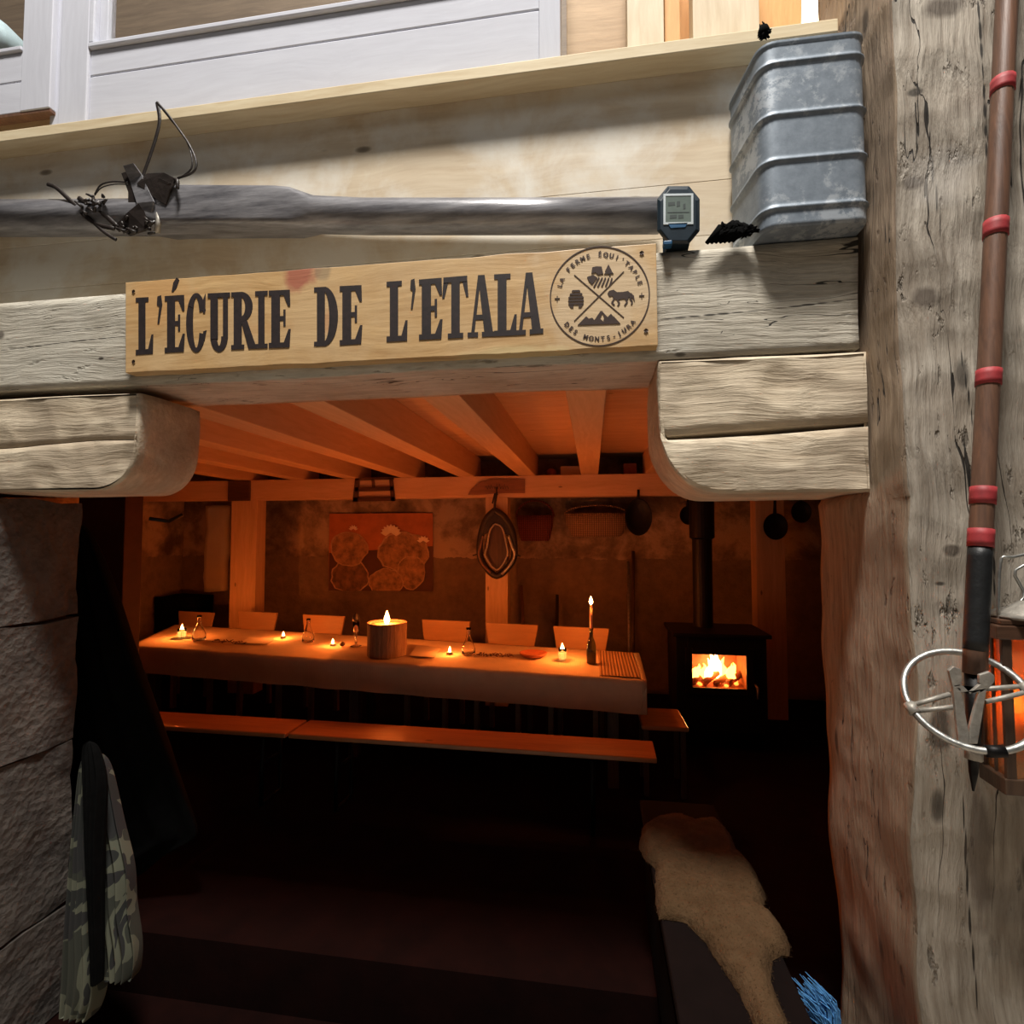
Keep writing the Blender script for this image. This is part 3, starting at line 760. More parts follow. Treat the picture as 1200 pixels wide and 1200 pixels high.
for k in range(121):
    t = k/120; off = 0
    for rb in ribs: off += .0075*math.exp(-((t-rb)/.011)**2)
    if t < .012: off -= .006*(1-t/.012)
    if t > .975: off += .004
    rings.append(rring(foot, .045, off-.006*(1-t)*0, tinb+H*t))
mb = MB().loft(rings, cap=False); mb.add(rings[0], [list(range(len(rings[0])))])
inner = [rring(foot, .045, -.004, tinb+H), rring(foot, .045, -.004, tinb+H-.02)]
mb.loft([rings[-1]]+inner, cap=False); mb.add(inner[-1], [list(range(len(inner[-1])))])
mb.build('body', M['zinc'], tin, smooth=True)
rng = random.Random(4)
def tuft(name, c, r, n, mat, parent=None, ln=.03, lab=None, sx=1, sz=1, seed=1):
    rg = random.Random(seed); mb = MB(); c = Vector(c)
    prof = [(.02*r/.05*.2, -r*.8*sz), (r*.8, -r*.5*sz), (r, 0), (r*.75, r*.5*sz), (r*.1, r*.8*sz)]
    mb.lathe(c, prof, 12, sx)
    for i in range(n):
        d = Vector((rg.gauss(0, 1)*sx, rg.gauss(0, 1)*.6, rg.gauss(0, 1)*sz)).normalized()
        p = c+Vector((d.x*r*.8*sx, d.y*r*.8, d.z*r*.7*sz)); q = p+Vector((d.x, d.y, d.z))*ln*rg.uniform(.4, 1)
        m_ = (p+q)/2+Vector((rg.uniform(-.004, .004), 0, rg.uniform(-.004, .004)))
        mb.tube([p, m_, q], [.004, .003, .0012], 5)
    return mb.build(name, mat, parent, smooth=True)
tuft('handle_knot', P(895, 37, 1.52), .016, 26, M['black'], tin, .012, sz=1.5)
# black tattered strap under the tin's front left corner
mb = MB(); rg = random.Random(8)
for i in range(7):
    a = P(828+i*5, 290, 1.575-.03); b_ = P(845+i*5, 268+rg.uniform(-4, 4), 1.54); c = P(852+i*4, 262+rg.uniform(-5, 5), 1.55)
    a.z = max(a.z, ZT-.0)
    mb.tube([a, b_, c], [.006, .011, .007], 6, flat=.5)
for i in range(60):
    a = P(rg.uniform(845, 885), rg.uniform(264, 286), 1.54); d = Vector((rg.gauss(0, 1), -abs(rg.gauss(0, .4)), rg.gauss(0, 1))).normalized()*.016
    if (a-d).z < ZT+.004 or (a+d).z < ZT+.004: a.z = ZT+.024
    mb.tube([a-d, a, a+d], [.0012, .006, .0012], 5)
o = mb.build('frayed_strap', M['black'], smooth=True); tag(o, 'tattered black strap lying under the front left corner of the tin', 'strap')
# digital watch
wt = thing('digital_watch', tuple(P(795, 291, 1.56)), 'blue-black digital sports watch standing on the lintel beside the sign', 'watch')
wt['_org'] = tuple(P(795, 291, 1.56))
YWt = 1.545
def oct_ring(cx, cy, rx, ry, y, n=8, ch=.55):
    pts = [(-1, -ch), (-1, ch), (-ch*.9, 1), (ch*.9, 1), (1, ch), (1, -ch), (ch*.9, -1), (-ch*.9, -1)]
    return [P(cx+u*rx, cy-v*ry, y) for u, v in pts]
mb = MB().loft([oct_ring(795, 252, 21, 30, YWt), oct_ring(795, 252, 25, 34, YWt+.008), oct_ring(795, 252, 25, 34, YWt+.026), oct_ring(796, 252, 22, 30, YWt+.03)])
mb.build('case', M['watch_case'], wt, bevel=.002)
def sq(cx, cy, rx, ry, y): return [P(cx-rx, cy-ry, y), P(cx+rx, cy-ry-.5, y), P(cx+rx, cy+ry-.5, y), P(cx-rx, cy+ry, y)]
a = sq(795, 245, 17.5, 18, YWt-.002); b_ = sq(795, 245, 15, 15.5, YWt-.002)
mb = MB()
for i in range(4): j = (i+1) % 4; mb.prism([a[i], a[j], b_[j], b_[i]], (0, .004, 0))
mb.build('screen_ring', M['watch_ring'], wt)
MB().prism(sq(795, 245, 15, 15.5, YWt-.001), (0, .003, 0)).build('screen', M['lcd'], wt)
mb = MB()
for (x, y, w_, h_) in ((787, 239, 4, 2), (795, 239, 2, 3), (802, 242, 1.4, 3), (795, 249, 13, .5), (789, 254, 4, 2), (798, 254, 3, 2)): mb.prism(sq(x, y, w_, h_, YWt-.0015), (0, .001, 0))
mb.build('digits', M['lcd_digit'], wt)
MB().prism([P(783, 262, YWt-.002), P(806, 261, YWt-.002), P(803, 266, YWt-.002), P(786, 267, YWt-.002)], (0, .004, 0)).build('lower_bezel', M['watch_blue'], wt)
zb_ = ZT+.004
def sec(p0, p1, py, y0, y1):
    a = P(p0, py, y0); b_ = P(p1, py, y0); return a, b_
mb = MB()
lp = []
for i in range(14):
    t = i/13; ang = PI*(-.15+1.25*t)
    lp.append((YWt+.022+.035*(1-math.cos(PI*t))*.8, -1))
cxw = P(796, 280, YWt).x; zc_ = P(795, 268, YWt).z
path = [(YWt+.015, zc_), (YWt+.010, zc_-.022), (YWt+.016, zb_+.010), (YWt+.045, zb_+.004), (YWt+.085, zb_+.006), (YWt+.105, zb_+.03), (YWt+.10, zb_+.085), (YWt+.075, zb_+.13), (YWt+.03, zb_+.155)]
rings = []
for y, z in path: rings.append([Vector((cxw-.032, y, z)), Vector((cxw+.032, y, z)), Vector((cxw+.032, y+.004, z+.004)), Vector((cxw-.032, y+.004, z+.004))])
mb.loft(rings).build('strap', M['watch_case'], wt, bevel=.001)
MB().box(cxw-.045, cxw-.02, YWt-.005, YWt+.02, zb_-.002, zb_+.012).build('buckle', M['watch_blue'], wt, bevel=.003)

# long dark shaft (yoke pole) hanging along the wall
ysf = YW-.072
stn = [(-60, 256, 19, 1), (60, 256, 19, 1), (180, 255, 19, 1), (196, 250, 22, .5), (215, 249, 22, .45), (330, 249, 21.5, .45), (348, 250, 21, .55), (372, 252, 19.5, .9), (430, 254, 19, 1), (600, 254, 19, 1), (772, 253, 19, 1)]
rings = []
for (px, py, hw, fl) in stn:
    c = P(px, py, ysf); h = abs(P(px, py-hw, ysf).z-P(px, py+hw, ysf).z)/2*1.02; r = []
    for k in range(20):
        a = 2*PI*k/20; cy_, sz_ = math.cos(a), math.sin(a)
        e = .25 if fl < .8 else 1.0
        sy = (abs(cy_)**e)*(1 if cy_ > 0 else -1); ss = (abs(sz_)**e)*(1 if sz_ > 0 else -1)
        r.append(c+Vector((0, sy*h*.95*(1 if fl > .8 else .9), ss*h)))
    rings.append(r)
o = MB().loft(rings).build('wooden_shaft', M['shaft'], smooth=True); tag(o, 'long dark polished cart shaft with a flattened middle, along the wall above the sign', 'shaft')
# black harness straps and wires tied on the shaft
ys_ = ysf-.055
hs = thing('harness_straps', tuple(P(165, 262, ys_)), 'tangle of black leather straps and wire loops tied on the dark shaft', 'strap')
def pp(l, y=ys_): return [P(a, b_, y-(c[0] if c else 0)) for a, b_, *c in l]
def smoothp(pts, n=4):
    out = []; m_ = len(pts)
    for i in range(m_-1):
        p0, p1, p2, p3 = pts[max(i-1, 0)], pts[i], pts[i+1], pts[min(i+2, m_-1)]
        for k in range(n):
            t = k/n; out.append(.5*((2*p1)+(p2-p0)*t+(2*p0-5*p1+4*p2-p3)*t*t+(3*p1-p0-3*p2+p3)*t**3))
    return out+[pts[-1]]
mb = MB().tube(smoothp(pp([(165, 222), (168, 205), (175, 185), (183, 160), (187, 140), (184, 120)])), .0075, 6, flat=.4)
mb.tube(smoothp(pp([(184, 120), (195, 132), (207, 148), (222, 170), (230, 190), (226, 202), (208, 209)])), .004, 6)
mb.tube(smoothp(pp([(184, 120), (200, 140), (216, 160), (224, 180), (224, 198), (210, 209)])), .003, 6)
mb.tube(smoothp(pp([(111, 228), (118, 217), (132, 213), (150, 214)])), .0028, 6)
mb.tube(smoothp(pp([(111, 229), (119, 220), (134, 216), (150, 216)])), .002, 6)
mb.build('wire_loop', M['leather'], hs, smooth=True)
mb = MB().tube(smoothp(pp([(56, 216), (66, 220), (78, 231), (92, 244), (105, 256), (122, 272), (136, 281)])), [.008]*12+[.0065]*13, 7, flat=.6)
mb.tube(smoothp(pp([(92, 232), (104, 240), (118, 248), (138, 266)])), .009, 6, flat=.5)
mb.tube(smoothp(pp([(90, 240), (96, 250), (112, 262), (134, 268)])), .008, 6, flat=.5)
for i in range(14):
    a = P(95+rg.uniform(-4, 26), 232+rg.uniform(-2, 20), ys_-.01); mb.tube([a, a+Vector((rg.uniform(-.03, .03), -.01, rg.uniform(-.025, .02)))], [.007, .003], 5)
mb.build('strap', M['leather'], hs, smooth=True)
def ribbon(pts, w, th, mat, name):
    mb = MB(); rings = []
    for a, b_ in pts: a, b_ = Vector(a), Vector(b_); rings.append([a, b_, b_+Vector((0, th, 0)), a+Vector((0, th, 0))])
    return mb.loft(rings).build(name, mat, hs, smooth=False, bevel=.001)
ribbon([(P(144, 194, ys_-.02), P(156, 191, ys_-.03)), (P(152, 212, ys_), P(166, 205, ys_-.01)), (P(160, 238, ys_-.01), P(180, 236, ys_-.02)), (P(158, 258, ys_), P(176, 255, ys_))], 0, .008, M['shaft'], 'strap')
ribbon([(P(142, 203, ys_), P(150, 200, ys_)), (P(150, 225, ys_), P(166, 222, ys_)), (P(150, 243, ys_), P(172, 246, ys_))], 0, .01, M['leather'], 'strap')
ribbon([(P(160, 215, ys_-.01), P(172, 203, ys_-.01)), (P(178, 230, ys_-.015), P(192, 202, ys_-.02)), (P(194, 240, ys_-.01), P(204, 208, ys_-.02)), (P(199, 222, ys_-.02), P(207, 212, ys_-.02))], 0, .006, M['leather'], 'strap')
ribbon([(P(134, 265, ys_), P(150, 275, ys_)), (P(150, 248, ys_-.01), P(172, 268, ys_)), (P(178, 225, ys_-.012), P(192, 240, ys_)), (P(186, 208, ys_-.02), P(200, 214, ys_-.02))], 0, .01, M['leather'], 'strap')
mb = MB().tube(smoothp(pp([(205, 210, .02), (208, 212, .03), (208, 221, .03)])), .006, 6)
for i in range(16):
    a = P(140+rg.uniform(0, 48), 262+rg.uniform(-6, 12), ys_-.005); mb.tube([a, a+Vector((rg.uniform(-.035, .035), -.006, rg.uniform(-.015, .015)))], [.006, .004], 5)
mb.build('strap', M['leather'], hs, smooth=True)
MB().tube([P(184, 272, ys_), P(186, 258, ys_), P(185, 250, ys_)], [.01, .009, .007], 8).build('brass_end', M['alum'], hs, smooth=True)

# ================================================================== SKI POLE, LANTERN, BROOM
def SP(px, py):
    t = py/930.; return P(px, py, 1.375-.125*t)
ski = thing('ski_pole', tuple(SP(1141, 925)), 'old brown ski pole banded with red tape and round metal basket, leaning on the post', 'ski pole')
def cxp(y): return 1180-(1180-1143)*y/760. if y < 760 else 1143-1.5*(y-760)/100
def seg(y0, y1, r, name, mat, n=10):
    pts = [SP(cxp(y0+(y1-y0)*i/n), y0+(y1-y0)*i/n) for i in range(n+1)]
    return MB().tube(pts, r, 14).build(name, mat, ski, smooth=True)
seg(-160, 790, .0215, 'shaft', M['cane'], 30)
for a, b_ in ((93, 109), (259, 278), (434, 452), (571, 591), (620, 641)): seg(a, b_, .0235, 'tape_band', M['red_tape'], 3)
seg(641, 762, .0195*1.12, 'wrapped_sleeve', M['rubber'])
pts = [SP(cxp(y), y) for y in (790, 850, 885, 886, 905, 927)]
MB().tube(pts, [.018, .014, .013, .010, .008, .002], 12).build('tip', M['iron'], ski, smooth=True)
MB().tube([SP(cxp(y), y) for y in (872, 890)], .0155, 12).build('ferrule', M['alum'], ski, smooth=True)
rc = SP(1134, 818)
uu = Vector((math.cos(math.radians(16)), 0, math.sin(math.radians(16))))
vv = Vector((0, math.cos(math.radians(48)), math.sin(math.radians(48)))); vv = (vv-uu*vv.dot(uu)).normalized()
RB = .110
bk = MB().torus(rc, RB, .0072, uu, vv, 64, 10).build('basket_ring', M['steel'], ski, smooth=True)
def rp(deg, R=RB): a = math.radians(deg); return rc+uu*R*math.cos(a)+vv*R*math.sin(a)
nrm = uu.cross(vv)
for i, dg_ in enumerate((178, -4, -102)):
    MB().tube([rp(dg_-6), rp(dg_), rp(dg_+6)], .0115, 8).build('clamp', M['alum'], ski, smooth=True)
MB().tube([rp(174, .10), rp(150, .03)], .0055, 6).tube([rp(182, .10), rp(205, .03)], .0055, 6).build('spoke', M['alum'], ski, smooth=True)
MB().tube([rp(0, .10), rp(25, .03)], .0055, 6).tube([rp(-8, .10), rp(-30, .03)], .0055, 6).build('spoke', M['alum'], ski, smooth=True)
yv = rc.y-.045
def V2(px, py, y=yv): return P(px, py, y)
mb = MB()
for pl in ([(1112, 786), (1118, 781), (1126, 784), (1128, 795), (1126, 804), (1117, 806)], [(1148, 791), (1160, 787), (1166, 792), (1166, 799), (1158, 808), (1148, 801)],
           [(1116, 803), (1126, 801), (1137, 812), (1150, 801), (1158, 807), (1150, 812), (1127, 812)],
           [(1117, 804), (1126, 806), (1136, 860), (1136, 872), (1124, 872)], [(1148, 808), (1157, 806), (1146, 872), (1136, 872), (1137, 852)]):
    mb.prism([P(a, b_, yv-(0 if b_ < 830 else .0)) for a, b_ in pl], (0, .008, 0))
mb.build('fork_plate', M['alum'], ski, bevel=.0015)
MB().tube([rp(-110), rp(-102), rp(-94)], .0125, 8).build('clamp', M['iron'], ski, smooth=True)

# lantern
lz0 = P(1176, 925, 1.29).z; lz1 = P(1176, 733, 1.29).z
A = Vector((P(1176, 800, 1.29).x, 1.29, 0)); B = Vector((P(1147, 800, 1.372).x, 1.372, 0)); W = (B-A); W = Vector((W.y, -W.x*.3, 0)).normalized()*.19
lc = A+(B-A)/2+W/2
lan = thing('candle_lantern', (lc.x, lc.y, lz0), 'dark wooden box lantern with panes tinted amber like candle glow at the right edge beside the ski pole', 'lantern')
dB = (B-A)
def LQ(u, v, z): q = A+W*u+dB*v; return Vector((q.x, q.y, z))
def lbox(u0, u1, v0, v1, z0, z1, mb): return mb.hexa([LQ(u0, v0, z0), LQ(u1, v0, z0), LQ(u1, v1, z0), LQ(u0, v1, z0), LQ(u0, v0, z1), LQ(u1, v0, z1), LQ(u1, v1, z1), LQ(u0, v1, z1)])
mb = MB()
for u in (0, .9):
    for v in (0, .88): lbox(u, u+.10, v, v+.12, lz0, lz1, mb)
mb.build('frame_stile', M['dark_wood'], lan, bevel=.002)
mb = MB(); lbox(-.03, 1.03, -.03, 1.03, lz0-.012, lz0+.022, mb).build('base', M['dark_wood'], lan, bevel=.003)
mb = MB(); lbox(-.06, 1.06, -.06, 1.06, lz1-.03, lz1, mb); lbox(.0, 1.0, .0, 1.0, lz1, lz1+.012, mb); mb.build('roof', M['dark_wood_x'], lan, bevel=.003)
mb = MB(); lbox(.015, .035, .46, .54, lz0+.02, lz1-.03, mb); mb.build('glazing_bar', M['dark_wood'], lan)
for (a0, a1, b0, b1) in ((.1, .9, .04, .06), (.04, .06, .1, .9), (.94, .96, .1, .9), (.1, .9, .94, .96)):
    mb = MB(); lbox(a0, a1, b0, b1, lz0+.022, lz1-.03, mb); mb.build('pane', M['candle_tint_glass'], lan)
top = LQ(.5, .5, lz1+.012)
MB().lathe(top, [(.085, 0), (.09, .006), (.05, .02), (.03, .035), (.01, .036)], 24).build('metal_cap', M['alum'], lan, smooth=True)
mb = MB().tube(smoothp([LQ(.05, .3, lz1+.01), P(1172, 660, 1.32), P(1186, 653, 1.32), P(1240, 652, 1.34), LQ(1., .5, lz1+.01)]), .0035, 6)
mb.tube(smoothp([LQ(.1, .6, lz1+.01), P(1200, 700, 1.36), P(1190, 668, 1.36), P(1240, 660, 1.36), LQ(.9, .7, lz1+.01)]), .003, 6).build('bail_handle', M['steel'], lan, smooth=True)
MB().lathe(LQ(.5, .5, lz0+.022), [(.03, 0), (.03, .10), (.026, .103), (.004, .102)], 18).build('candle', M['wax'], lan, smooth=True)
def flame(c, h, parent, name='flame'):
    return MB().lathe(c, [(h*.08, 0), (h*.2, h*.15), (h*.23, h*.35), (h*.15, h*.62), (h*.05, h*.88), (h*.01, h)], 10).build(name, M['flame'], parent, smooth=True)
flame(LQ(.5, .5, lz0+.13), .05, lan)
# hook arm holding the lantern off the post
o = MB().tube(smoothp([Vector((1.22, 1.43, 1.95)), Vector((1.20, 1.30, 1.97)), Vector((lc.x+.05, lc.y, 1.90)), Vector((lc.x+.02, lc.y, 1.62))]), .006, 8).build('iron_hook', M['iron'], smooth=True)
tag(o, 'thin iron hook on the post holding up the lantern', 'hook')
# blue bristle thing low by the post
mb = MB(); rg = random.Random(3)
for i in range(150):
    a = P(rg.uniform(955, 985), rg.uniform(1180, 1225), 1.62+rg.uniform(-.02, .03)); t = rg.uniform(.3, 1)
    b_ = a+Vector((-.06*t+rg.uniform(-.02, .01), rg.uniform(-.01, .01), .09*t))
    mb.tube([Vector((a.x+.02, a.y, -.2)), a, (a+b_)/2+Vector((.006, 0, .004)), b_], [.003, .0024, .0018, .0010], 4)
mb.box(P(985, 1250, 1.62).x-.05, P(985, 1250, 1.62).x+.06, 1.58, 1.66, -.25, -.19)
o = mb.build('bristle_brush', M['blue_bristle']); tag(o, 'blue bristle brush at the foot of the post, low in the right of the opening', 'brush')

# ================================================================== INTERIOR TIMBER
zbm0 = P(640, 582, YBM).z; zbm1 = ZJ
o = MB().box(-4.88, 2.39, YBM, YBM+.16, zbm0, zbm1).build('tie_beam', M['beam'], bevel=.004); tag(o, 'long horizontal pine beam carrying the joists at the back of the room', 'beam')
labs = ['pine ceiling joist nearest the left wall, first from the left', 'pine ceiling joist second from the left', 'pine ceiling joist third from the left, half behind the left corbel', 'pine ceiling joist left of the beam cleat frame, fourth from the left',
        'pine ceiling joist between the small hanging frame and the collar hook board', 'pine ceiling joist ending just right of the collar hook board', 'pine ceiling joist running straight away from the viewer, right of centre', 'pine ceiling joist just behind the right corbel, first to its left', 'pine ceiling joist hidden mostly by the right corbel and post']
j0 = MB().box(-.082, .082, YB+.02, YBM+.3, ZJ, ZC-.001).build('ceiling_joist', M['joist'], bevel=.004)
base_x = -.022
tag(j0, labs[6], 'joist', 'ceiling joists'); j0.location.x = base_x; yj = j0.location.y; zj = j0.location.z
for k in range(-6, 3):
    if k == 0: continue
    c = j0.copy(); COL.objects.link(c); c.location = (base_x+.604*k, yj, zj); c['label'] = labs[k+6]
def ipost(p0, p1, y, lab, z1=None, ref=650, d=.16, m=None):
    a = P(p0, ref, y).x; b_ = P(p1, ref, y).x
    o = MB().box(a, b_, y, y+d, 0, z1 or zbm0).build('timber_post', m or M['ipost'], bevel=.004); return tag(o, lab, 'post')
ipost(270, 300, YBM, 'pine post under the back beam, behind the left chairs')
ipost(569, 595, YBM, 'pine post under the back beam, behind the hanging horse collar')
ipost(886, 920, YBM, 'pine post under the back beam, right of the stove')
ipost(90, 145, 3.45, 'dark red wooden post just inside the entrance at left', z1=ZJ-.002, ref=650, m=plain('dark_red_paint', (.05, .018, .012), .7))
o = MB().box(P(267, 575, YBM-.03).x, P(292, 575, YBM-.03).x, YBM-.03, YBM-.001, P(280, 587, YBM-.03).z, P(280, 563, YBM-.03).z).build('carved_block', M['dark_wood_x'], bevel=.003)
tag(o, 'small dark carved block on the back beam above the left pine post', 'block')
# small frame hanging on beam
yf = YBM-.022
mb = MB()
for q in ([(416, 561), (421, 561), (419, 588), (413, 588)], [(456, 560), (460, 560), (463, 587), (458, 587)], [(416, 560), (461, 559), (461, 562), (416, 563)], [(416, 571), (461, 570), (461, 575), (416, 576)], [(414, 583), (462, 582), (463, 587), (413, 588)], [(435, 560), (438, 560), (439, 572), (436, 572)]):
    mb.prism([P(a, b_, yf) for a, b_ in q], (0, .018, 0))
o = mb.build('wooden_grille', M['dark_wood_x']); tag(o, 'small dark barred wooden grille hanging on the back beam', 'grille')
# collar hook board
cb = thing('hook_board', tuple(P(582, 580, yf)), 'curved wooden plaque with a carved word on the back beam', 'plaque')
MB().prism([P(a, b_, yf) for a, b_ in [(548, 580), (552, 573), (563, 565), (575, 562), (615, 562), (615, 578), (585, 578), (560, 580)]], (0, .018, 0)).build('board', wood('hook_board_wood', (.30, .14, .07), (.18, .08, .04), 'X', 1, .5, .2), cb, bevel=.003)
mb = MB()
for i in range(9):
    x = 568+i*3.1; mb.tube([P(x, 574-rg.uniform(0, 3), yf-.002), P(x+1.5, 568+rg.uniform(-2, 2), yf-.002), P(x+3, 573, yf-.002)], .003, 5)
mb.build('carved_letters', M['dark_wood_x'], cb)
MB().tube([P(582, 571, yf), P(582, 576, yf-.03), P(583, 580, yf-.03)], .006, 6).build('hook', M['iron'], cb)
# horse collar
yc = YBM-.09
col_ = thing('horse_collar', tuple(P(582, 678, yc)), 'black leather horse collar hanging from the plaque in front of the middle post', 'horse collar')
def loop(pts, y, r, name, mat, flat=1):
    l = smoothp([P(a, b_, y) for a, b_ in pts], 5); MB().tube(l, r, 9, flat=flat).build(name, mat, col_, smooth=True)
loop([(580, 598), (570, 608), (564, 625), (562, 645), (566, 660), (582, 675), (599, 660), (603, 645), (600, 622), (591, 606), (580, 598)], yc+.02, .032, 'pad', M['leather'])
loop([(580, 614), (574, 622), (571, 640), (569, 652), (582, 668), (594, 652), (593, 636), (588, 618), (580, 614)], yc-.01, .009, 'inner_rim', M['alum'])
MB().prism([P(a_, b_, yc+.03) for a_, b_ in [(580, 612), (572, 622), (566, 648), (582, 670), (597, 650), (591, 622)]], (0, .008, 0)).build('lining', M['dark_wood'], col_)
loop([(596, 628), (600, 640), (603, 650), (598, 662), (588, 673)], yc-.02, .014, 'hame', M['steel'])
loop([(566, 628), (563, 640), (561, 650), (566, 662), (575, 671)], yc-.02, .011, 'hame', M['cane'])
mb = MB().tube([P(561, 649, yc), P(554, 651, yc)], .006, 6).tube([P(603, 649, yc), P(610, 652, yc)], .008, 6)
mb.tube([P(579, 603, yc), P(580, 590, yc), P(582, 577, yc+.02)], .012, 7).tube([P(577, 590, yc), P(580, 578, yc)], .008, 6)
mb.prism([P(580, 594, yc), P(568, 608, yc), P(563, 628, yc), P(572, 624, yc), P(576, 614, yc), P(585, 614, yc), P(592, 626, yc), P(599, 628, yc), P(592, 606, yc)], (0, .03, 0)).build('top_strap', M['leather'], col_, smooth=False)
# ---- painting
yp = 5.722
pt = thing('painting', tuple(P(446, 694, yp)), 'unframed painting of white flowers above round leaves, on the back wall', 'painting')
def pq(l, y, mb, mi): mb.prism([P(a, b_, y) for a, b_ in l], (0, .012 if y == yp else .003, 0), mi)
mb = MB(); pq([(386, 602), (507, 601), (507, 693), (385, 692)], yp, mb, 0)
pq([(386, 648), (507, 640), (507, 693), (385, 692)], yp-.004, mb, 1)
def blob(cx, cy, rx, ry, mi, y, seed, rim=None):
    rg2 = random.Random(seed); n = 26; jit = [rg2.uniform(.93, 1.05) for _ in range(n)]
    def pts(k):
        out = []
        for i in range(n):
            a = cx+rx*k*jit[i]*math.cos(2*PI*i/n); b_ = cy+ry*k*jit[i]*math.sin(2*PI*i/n)
            out.append((min(max(a, 386.5), 506.5), min(max(b_, 602.5), 692.3)))
        return out
    if rim is not None: pq(pts(1), y, mb, rim); pq(pts(.93), y-.003, mb, mi)
    else: pq(pts(1), y, mb, mi)
blob(410, 676, 23, 20, 3, yp-.008, 1, 4)
blob(409, 643, 22, 21, 2, yp-.016, 2, 4)
blob(473, 647, 31, 24, 2, yp-.012, 3, 4)
blob(482, 671, 17, 20, 2, yp-.02, 4, 4)
blob(452, 682, 21, 16, 2, yp-.026, 5, 4)
for (fx, fy, sc_) in ((458, 625, 1), (414, 620, .45), (496, 634, .6)):
    for i in range(9 if sc_ == 1 else 6):
        a = -PI*(.02+.96*i/(8 if sc_ == 1 else 5)); dx, dy = math.cos(a), math.sin(a); L = 12*sc_; w_ = 3.6*sc_; c0 = (fx+dx*6*sc_, fy+dy*5*sc_)
        pl = [(c0[0]-dx*L*.4, c0[1]-dy*L*.4), (c0[0]-dy*w_, c0[1]+dx*w_), (c0[0]+dx*L*.55, c0[1]+dy*L*.5), (c0[0]+dy*w_, c0[1]-dx*w_)]
        mb.prism([P(q[0], q[1], yp-.03-.0006*i) for q in pl], (0, .002, 0), 5)
mb.build('canvas', [M['paint_sky'], M['paint_dark'], M['paint_leaf'], M['paint_leaf2'], M['paint_rim'], M['paint_petal']], pt)
# ---- baskets, pans on the back
def basket(name, px, py0, py1, hw, y, mat, lab, handle, sx=1):
    t = thing(name, tuple(P(px, py1, y)), lab, 'basket', None); c = P(px, py1, y); h = P(px, py0, y).z-c.z; w_ = abs(P(px+hw, py0, y).x-c.x)
    MB().lathe(c, [(w_*.72, 0), (w_*.8, h*.1), (w_*.95, h*.6), (w_, h), (w_*.93, h), (w_*.88, h*.6), (w_*.7, .012)], 28, 1, .45).build('body', mat, t, smooth=True)
    MB().torus(c+Vector((0, 0, h)), w_, .012, (1, 0, 0), (0, .45, 0), 36, 6)
    mb = MB(); pts = []
    for i in range(17): a = PI*i/16; pts.append(c+Vector((w_*math.cos(a), 0, h*.95+handle*math.sin(a))))
    mb.tube(pts, .010, 7).build('handle', mat, t, smooth=True); return t
yb_ = 5.55
basket('wicker_basket', 627, 604, 634, 22, yb_, M['red_wicker'], 'reddish wicker basket with a hoop handle hanging between the middle post and large basket', .17)
basket('wicker_basket', 699, 602, 629, 38, yb_, M['wicker'], 'large pale wicker basket hanging between the red basket and the dark pan', .10)
def pan(px, py, r, y, lab, hl=30, name='frying_pan', dirn=-1, sy=1.15):
    c = P(px, py, y); R = abs(P(px+r, py, y).x-c.x); t = thing(name, tuple(c), lab, 'pan')
    rings = []
    for rr, dy in ((.02, .02), (R*.8, .02), (R, -.02), (R*.96, -.022), (R*.76, .012), (.02, .012)):
        rings.append([c+Vector((rr*math.cos(2*PI*i/28), dy, rr*sy*math.sin(2*PI*i/28))) for i in range(28)])
    MB().loft(rings).build('pan_body', M['iron'], t, smooth=True)
    MB().tube([c+Vector((0, -.005, R*sy*.98)), P(px, py-r*sy-hl*.5, y), P(px, py-r*sy-hl, y)], [.016, .012, .012], 7, flat=.5).build('handle', M['iron'], t, smooth=True)
    e_ = P(px, py-r*sy-hl+2, y); MB().tube([e_+Vector((0, -.01, 0)), e_+Vector((0, .05 if y < 5.15 else .5, 0))], .004, 6).build('nail', M['iron'], t)
pan(748, 606, 16, YBM-.03, 'dark oval pan hanging from the back beam, right of the large basket', 10, sy=1.4)
pan(806, 604, 10, 5.2, 'round black pan hanging just left of the stove pipe', 8)
pan(908, 617, 14.5, YBM-.04, 'round black pan hanging to the left of the smaller pan', 16)
pan(938, 600, 12, YBM-.04, 'smaller round black pan hanging nearest the entrance post', 8)
# ---- leaning tools
def tool(name, pts, r, y, mat, lab, cat):
    o = MB().tube(smoothp([P(a, b_, y) for a, b_ in pts]), r, 7).build(name, mat, smooth=True); return tag(o, lab, cat)
zf = .0
def footp(px, y): return Vector((P(px, 700, y).x, y, 0))
def pole(name, p0, p1, y0, y1, r, mat, lab, cat):
    a = Vector((P(p0[0], p0[1], y0).x, y0, P(p0[0], p0[1], y0).z)); b_ = footp(p1, y1)
    o = MB().tube([a, (a+b_)/2, b_], r, 8).build(name, mat, smooth=True); return tag(o, lab, cat)
pole('long_pole', (742, 646), 741, 5.68, 5.3, .018, M['dark_wood'], 'taller thin dark pole leaning on the back wall behind the bottle candle', 'pole')
pole('long_pole', (736, 658), 737, 5.68, 5.35, .013, M['steel'], 'shorter thin pole leaning on the back wall just left of the taller one', 'pole')
pole('tool_handle', (653, 697), 651, 5.68, 5.4, .018, M['leather'], 'dark tool handle with a pale tip leaning behind the last two chairs', 'tool')
o = pole('sickle_handle', (611, 686), 618, 5.68, 5.4, .016, M['cane'], 'curved tool with a small hook leaning right of the middle post', 'tool')
